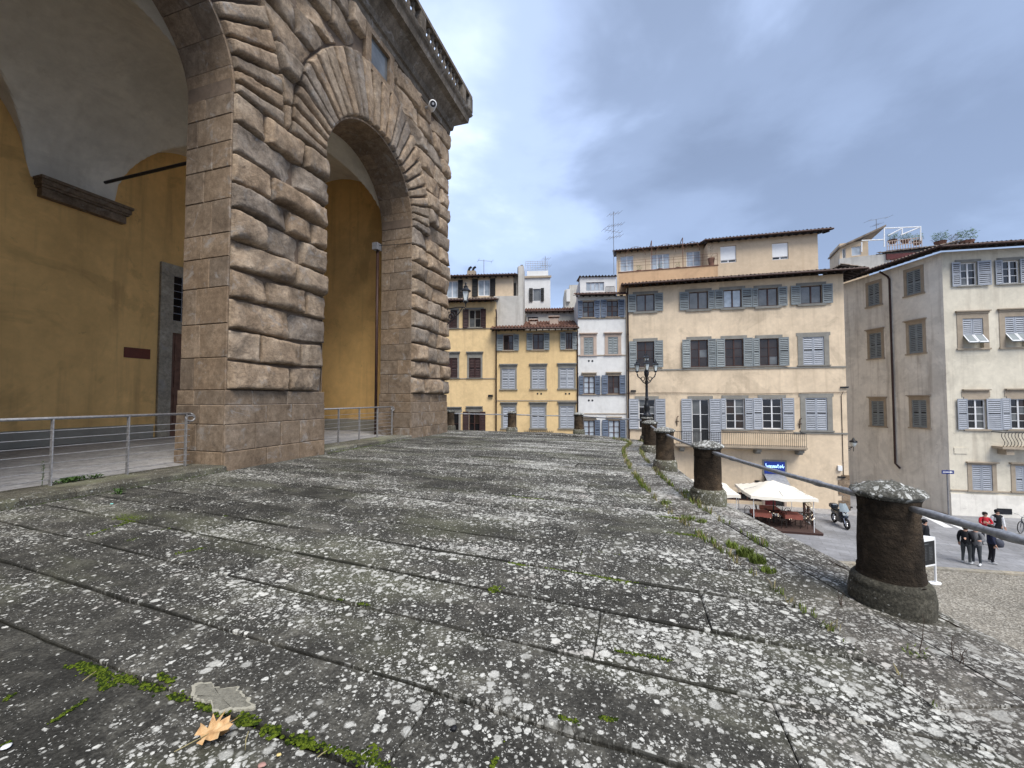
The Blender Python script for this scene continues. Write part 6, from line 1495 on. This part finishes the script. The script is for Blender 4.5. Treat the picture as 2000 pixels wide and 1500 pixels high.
for (o, y0, y1, dens, hh) in ((-0.75, 2.6, 6.5, 1.7, .08), (-0.75, 6.5, 15.4, 2.6, .12), (-0.265, 4.2, 14.8, 2.4, .115), (-0.75, -1, 2.6, .3, .05)):
    pth = offset(path, o)
    for i in range(len(pth) - 1):
        a, b = pth[i], pth[i + 1]
        if not (y0 < a.y < y1): continue
        n = int((b - a).length / .022)
        for k in range(n):
            P = a.lerp(b, k / n); f = noise.noise(V((P.y * .9, o * 7, 3))) + .35 * noise.noise(V((P.y * 4, o, 1)))
            if rg.random() < dens * max(0, .5 + f * 1.5) * .95:
                P = P + V((rg.gauss(0, .022), rg.gauss(0, .02), tz(P))); (blades(gA, P, 5, hh * (1 + .6 * f), .022) if rg.random() < .62 else blades(gS, P, 4, hh * 1.25, .025))
for (px, py, n, h, s) in ((1430, 1070, 120, .075, .055), (1455, 1085, 200, .085, .07), (1480, 1100, 190, .08, .065), (1500, 1118, 110, .06, .055), (1370, 1022, 70, .06, .06), (1300, 985, 70, .07, .08), (1345, 1015, 70, .06, .08), (1390, 985, 60, .12, .1), (1370, 975, 70, .13, .1), (1345, 965, 40, .1, .1)):
    blades(gA, gpt(px, py), int(n * 1.8), h * 1.15, s * 1.1)
tag(gA.build('green_grass', M['grass'], None), kind='stuff'); tag(gS.build('dry_grass', M['straw'], None), kind='stuff')
# the single tuft before the nearest bollard
m = MB(); P = gpt(1790, 1283); blades(m, P, 150, .055, .07, .7); tf = root('grass_tuft', P, 'yellow green grass tuft with a dry stalk in front of the nearest bollard', 'grass tuft', world=True); m.build('blades', M['grass'], tf)
def stalk(mb, P, h, n=5, bend=.1):
    q = [P]; d = V((rg.uniform(-bend, bend), rg.uniform(-bend, bend), 1)); 
    for k in range(4): q.append(q[-1] + d * h / 4 + V((rg.uniform(-.01, .01), rg.uniform(-.01, .01), 0)))
    mb.tube(q, [.003, .0026, .0022, .0018, .0012], 4)
    for k in range(n): c = q[1].lerp(q[4], rg.random()); mb.tube([c, c + V((rg.uniform(-.05, .05), rg.uniform(-.05, .05), rg.uniform(.02, .08))) * h * 3], .0012, 3)
m = MB(); stalk(m, P + V((.0, -.02, 0)), .24, 6); m.build('stalk', M['twig'], tf)
for px, py, h, lab in ((1362, 1022, .16, 'thin dry weed stalk at the coping joint below the second bollard'), (1432, 1115, .20, 'thin brown weed stalk beside the green grass clump'), (1292, 935, .34, 'bushy dry weed at the coping left of the third bollard'), (1283, 925, .30, 'reddish dry weed nearest the fourth bollard'), (1645, 1190, .16, 'thin pale weed stalk left of the nearest bollard base'), (1868, 1300, .16, 'thin dry weed at the right picture side')):
    P = gpt(px, py); t = root('dry_weed', P, lab, 'weed', 'dry weeds along the terrace edge', world=True); m = MB()
    for k in range(3 if h < .3 else 8): stalk(m, P + V((rg.uniform(-.03, .03), rg.uniform(-.03, .03), -.01)), h * rg.uniform(.6, 1.1), 6, .25)
    m.build('stalks', M['twig'], t)
def leafy(P, n, L_, label, h=.12, wd=.02, mat='weed', name='leafy_weed'):
    t = root(name, P, label, 'weed', 'green weeds by the kerb', world=True); m = MB()
    for k in range(n):
        a = rg.uniform(0, 6.283); d = V((math.cos(a), math.sin(a), 0)); s_ = V((-d.y, d.x, 0)) * wd; l = L_ * rg.uniform(.6, 1.2); e = h * rg.uniform(.4, 1.2); b = P + V((rg.gauss(0, .03), rg.gauss(0, .03), 0))
        m.add([b, b + d * l * .45 + s_ + V((0, 0, e)), b + d * l + V((0, 0, e * .7)), b + d * l * .45 - s_ + V((0, 0, e))], [(0, 1, 2, 3)])
    m.build('leaves', M[mat], t); return t
def kp(px, py): return ground(px, py, FL)
t = leafy(kp(140, 940), 46, .17, 'low leafy green weed spreading on the kerb behind the railing', .07, .022)
m = MB()
for k in range(60):
    a = rg.uniform(0, 6.28); P = kp(150, 940) + PU * rg.uniform(-.28, .30) + PN * rg.uniform(-.05, .05); d = V((math.cos(a), math.sin(a), 0)); s_ = V((-d.y, d.x, 0)) * .016; l = .11; e = rg.uniform(.03, .08); m.add([P, P + d * l * .5 + s_ + V((0, 0, e)), P + d * l + V((0, 0, e * .6)), P + d * l * .5 - s_ + V((0, 0, e))], [(0, 1, 2, 3)])
m.build('leaves', M['weed'], t)
P = kp(82, 948); t = root('tall_weed', P, 'tall thin green weed against the first railing post', 'weed', world=True); m = MB(); m.tube([P, P + V((.01, 0, .18)), P + V((.02, .0, .34))], .004, 4)
for k in range(46):
    c = P + V((.01, 0, .08 + .28 * rg.random())); a = rg.uniform(0, 6.28); d = V((math.cos(a), math.sin(a), .4)) * rg.uniform(.03, .07); s_ = V((-math.sin(a), math.cos(a), 0)) * .006; m.add([c, c + d * .6 + s_, c + d, c + d * .6 - s_], [(0, 1, 2, 3)])
m.build('stem', M['weed'], t)
leafy(gpt(232, 966), 16, .10, 'small bright green weed at the foot of the kerb', .10, .02)
# moss: cushions and films along the joints
mo1, mo2 = MB(), MB()
def cushion(mb, P, r, h=None, n=7):
    h = h or r * .55; vs = [P + V((0, 0, h))]; fs = []; ph = rg.uniform(0, 6)
    for (q, z) in ((.6, .75), (1.0, -.15)):
        for k in range(n): a = ph + 2 * math.pi * k / n; rr = r * q * rg.uniform(.8, 1.15); vs.append(P + V((math.cos(a) * rr, math.sin(a) * rr, h * z)))
    for k in range(n): j = (k + 1) % n; fs += [(0, 1 + k, 1 + j), (1 + k, 1 + n + k, 1 + n + j, 1 + j)]
    mb.add(vs, fs)
def mossline(pts, dens=1.0, r=.012, wid=.012, mb=None):
    P = [gpt(*p) for p in pts]
    for a, b in zip(P, P[1:]):
        r_ = r * .62; n = int((b - a).length / (r_ * .30) * dens)
        for k in range(n):
            q = a.lerp(b, rg.random()); f = noise.noise(q * 9)
            if f < -.12: continue
            q = q + V((rg.gauss(0, wid), rg.gauss(0, wid), .001)); cushion(mb or (mo1 if rg.random() < .55 else mo2), q, r_ * rg.uniform(.45, 1.3))
def mosspatch(px, py, n, su, sv, r=.009, mb=None):
    c = gpt(px, py); d = (PN - PU * ROWANG).normalized(); e = V((-d.y, d.x, 0))
    for k in range(int(n * 3.2)): q = c + d * rg.gauss(0, su) + e * rg.gauss(0, sv); q.z = tz(q) + .001; cushion(mb or (mo1 if rg.random() < .7 else mo2), q, r * rg.uniform(.5, 1.3), r * .4)
mossline([(161, 1297), (196, 1312), (241, 1325), (336, 1357), (455, 1399), (518, 1420), (640, 1462), (700, 1480), (760, 1500)], 1.2)
mossline([(95, 1312), (150, 1300), (200, 1315)], 2.0, .012, .014); mossline([(200, 1315), (205, 1345), (240, 1322)], 1.8, .012, .01)
mossline([(0, 1375), (45, 1340), (75, 1320)], 1.3, .010, .008); mossline([(5, 1455), (60, 1430), (110, 1405), (170, 1365)], 1.4, .009, .006)
mossline([(310, 1320), (340, 1332)], 1.2, .014, .01); mossline([(520, 1425), (560, 1440), (610, 1452)], 1.8, .016, .018); mossline([(650, 1440), (740, 1470)], 1.2, .013, .012)
mossline([(455, 1398), (490, 1410)], 2.0, .016, .02); mossline([(985, 1450), (960, 1500)], 1.8, .009, .006); mossline([(1000, 1380), (1060, 1392), (1130, 1410)], 1.3, .010, .008); mossline([(1175, 1402), (1205, 1408)], 1.6, .012, .008)
mossline([(1200, 1270), (1230, 1276), (1270, 1282), (1310, 1290)], 1.1, .009, .007); mossline([(660, 1170), (720, 1182)], 1.0, .009, .008); mossline([(670, 1015), (722, 1022)], 1.1, .010, .01)
mossline([(150, 1053), (250, 1020)], .9, .011, .02); mossline([(210, 1070), (270, 1050), (330, 1032)], 1.4, .011, .022); mossline([(430, 1010), (480, 1000)], .8, .009, .015); mossline([(340, 1082), (400, 1070)], .8, .009, .015)
mosspatch(1175, 1088, 170, .10, .06); mosspatch(1180, 1128, 150, .12, .03); mosspatch(1100, 1113, 70, .10, .012); mosspatch(1010, 1102, 30, .05, .01); mosspatch(1395, 1118, 110, .07, .03); mosspatch(1465, 1205, 110, .055, .02); mosspatch(1030, 972, 150, .16, .07, .012); mosspatch(965, 1152, 25, .03, .03)
mosspatch(260, 1012, 120, .14, .05, .010); mosspatch(1320, 1012, 60, .12, .02); mosspatch(1350, 1045, 50, .12, .02); mosspatch(1770, 1230, 50, .10, .02, .008, mo2)
# green film at the pier foot and kerb
for k in range(260): s_ = rg.uniform(2.75, 6.9); q = pp(s_, 0, .12 + abs(rg.gauss(0, .035))); q.z = tz(q); cushion(mo1 if rg.random() < .4 else mo2, q, .014)
for k in range(160): s_ = rg.uniform(-3.2, 0); q = pp(s_, 0, .125 + abs(rg.gauss(0, .02))); q.z = tz(q); cushion(mo2, q, .012)
tag(mo1.build('bright_moss', M['moss'], None, True), kind='stuff'); tag(mo2.build('dark_green_moss', M['moss_dark'], None, True), kind='stuff')
# crusty lichen rosette
P = gpt(425, 1362); t = root('lichen_crust', P, 'large pale crusty lichen patch with a cream rim beside the mossy joint', 'lichen', world=True)
outl = []; n = 120; d = (PN - PU * ROWANG).normalized(); e = V((-d.y, d.x, 0)); n = 120
for k in range(n):
    a = 2 * math.pi * k / n; rr = 1 + .22 * math.sin(5 * a + 1) + .14 * math.sin(9 * a) + .10 * math.sin(17 * a) + .08 * math.sin(29 * a + 2); q = P + d * (.215 * math.cos(a) * (1 + .1 * math.sin(3 * a))) + e * (.062 * rr * math.sin(a)) + d * .02 * rr; q.z = tz(q) + .009; outl.append(q)
c = sum(outl, V((0, 0, 0))) / n
m = MB(); inn_ = [q.lerp(c, .13) + V((0, 0, .001)) for q in outl]; low = [q - V((0, 0, .012)) for q in outl]; m.add(outl + inn_ + low, [(k, (k + 1) % n, n + (k + 1) % n, n + k) for k in range(n)] + [(2 * n + k, 2 * n + (k + 1) % n, (k + 1) % n, k) for k in range(n)]); m.build('rim', simple('lichen_rim', (.33, .31, .245), .95, 0, .1, 60, .4, 200), t)
m = MB(); m.add([q - V((0, 0, .001)) for q in inn_] + [c + V((0, 0, .0))], [(k, (k + 1) % n, n) for k in range(n)]); m.build('crust', simple('lichen_crust', (.20, .188, .15), .95, 0, .3, 60, .6, 160), t)
# fallen maple leaf
P = gpt(408, 1448) + V((0, 0, .022)); lobes = [(0, 1.0), (14, .62), (24, .74), (36, .42), (50, .92), (62, .55), (74, .66), (90, .34), (106, .70), (122, .42), (140, .52), (160, .26), (180, .20)]
pts_ = [(a, r) for a, r in lobes] + [(360 - a, r) for a, r in reversed(lobes[1:-1])]
lf = root('maple_leaf', P - V((0, 0, .02)), 'fallen orange maple leaf curled on the paving', 'leaf', world=True); m = MB(); vs = [P + V((0, 0, .012))]; sz = .125; rot = R(42)
for a, r in pts_:
    x, y = math.cos(R(a)) * r * sz, math.sin(R(a)) * r * sz; X, Y = x * math.cos(rot) - y * math.sin(rot), x * math.sin(rot) + y * math.cos(rot); vs.append(P + V((X, Y, .055 * abs(y / sz) ** 1.3 + .016 * math.sin(a * 3) + .03 * (x / sz) ** 2)))
n = len(pts_); m.add(vs, [(0, 1 + k, 1 + (k + 1) % n) for k in range(n)]); lm_ = NT('dry_maple_leaf'); lm_.done(lm_.ramp(lm_.noise(28, 4, .6), [(.3, (.34, .18, .08)), (.5, (.55, .34, .16)), (.7, (.66, .47, .26))]), .7, 0, .2); m.build('blade', lm_.mat, lf, True)
m = MB(); dd_ = V((math.cos(rot + math.pi), math.sin(rot + math.pi), 0)); m.tube([P + V((0, 0, .012)), P + dd_ * .05 + V((0, 0, .008)), P + dd_ * .12], .0018, 5); m.build('stalk', M['straw'], lf)
# small litter
def bit(px, py, mat, label, cat, pts3, name):
    P = gpt(px, py) + V((0, 0, .012)); m = MB(); m.tube([P + V(p) for p in pts3], [.002, .0026, .0015][:len(pts3)] if len(pts3) == 3 else .004, 5); tag(m.build(name, mat, None), label, cat)
bit(480, 1452, M['straw'], 'pale dry twig lying near the maple leaf', 'twig', [(-.02, .05, 0), (0, 0, .003), (.03, -.05, 0)], 'dry_twig')
bit(172, 1330, M['straw'], 'pale dry straw standing in the moss corner', 'straw', [(-.01, -.02, 0), (0, 0, .01), (.012, .03, .02)], 'dry_straw')
bit(628, 1480, M['straw'], 'short dry stick in the dark hollow near the bottom edge', 'twig', [(-.012, -.012, 0), (0, 0, .004), (.014, .018, .003)], 'dry_twig')
def disc(px, py, r, h, mat, label, cat, name, sy=1.0):
    P = gpt(px, py) + V((0, 0, .004)); m = MB(); m.lathe([(r * .9, 0), (r, h * .3), (r * .85, h), (r * .1, h * 1.1)], 10, P, sy=sy, jit=.3, seed=px); tag(m.build(name, mat, None, True), label, cat)
disc(12, 1461, .018, .006, M['white_plain'], 'small white round scrap at the left picture edge', 'scrap', 'white_scrap')
disc(886, 1426, .016, .012, simple('black_pebble', (.012, .012, .014), .5), 'small black chip lying on bare stone', 'pebble', 'black_chip', .8)
disc(545, 1477, .011, .006, simple('yellow_petal', (.62, .48, .2), .7), 'tiny yellow petal near the bottom edge', 'petal', 'fallen_petal', .7)
disc(512, 1497, .018, .006, simple('pink_petal', (.42, .24, .2), .7), 'tiny pinkish leaf scrap at the bottom edge', 'scrap', 'leaf_scrap', .7)
disc(218, 985, .022, .008, simple('turquoise_scrap', (.25, .62, .55), .6), 'tiny turquoise scrap of litter near the kerb', 'litter', 'litter_scrap', .6)
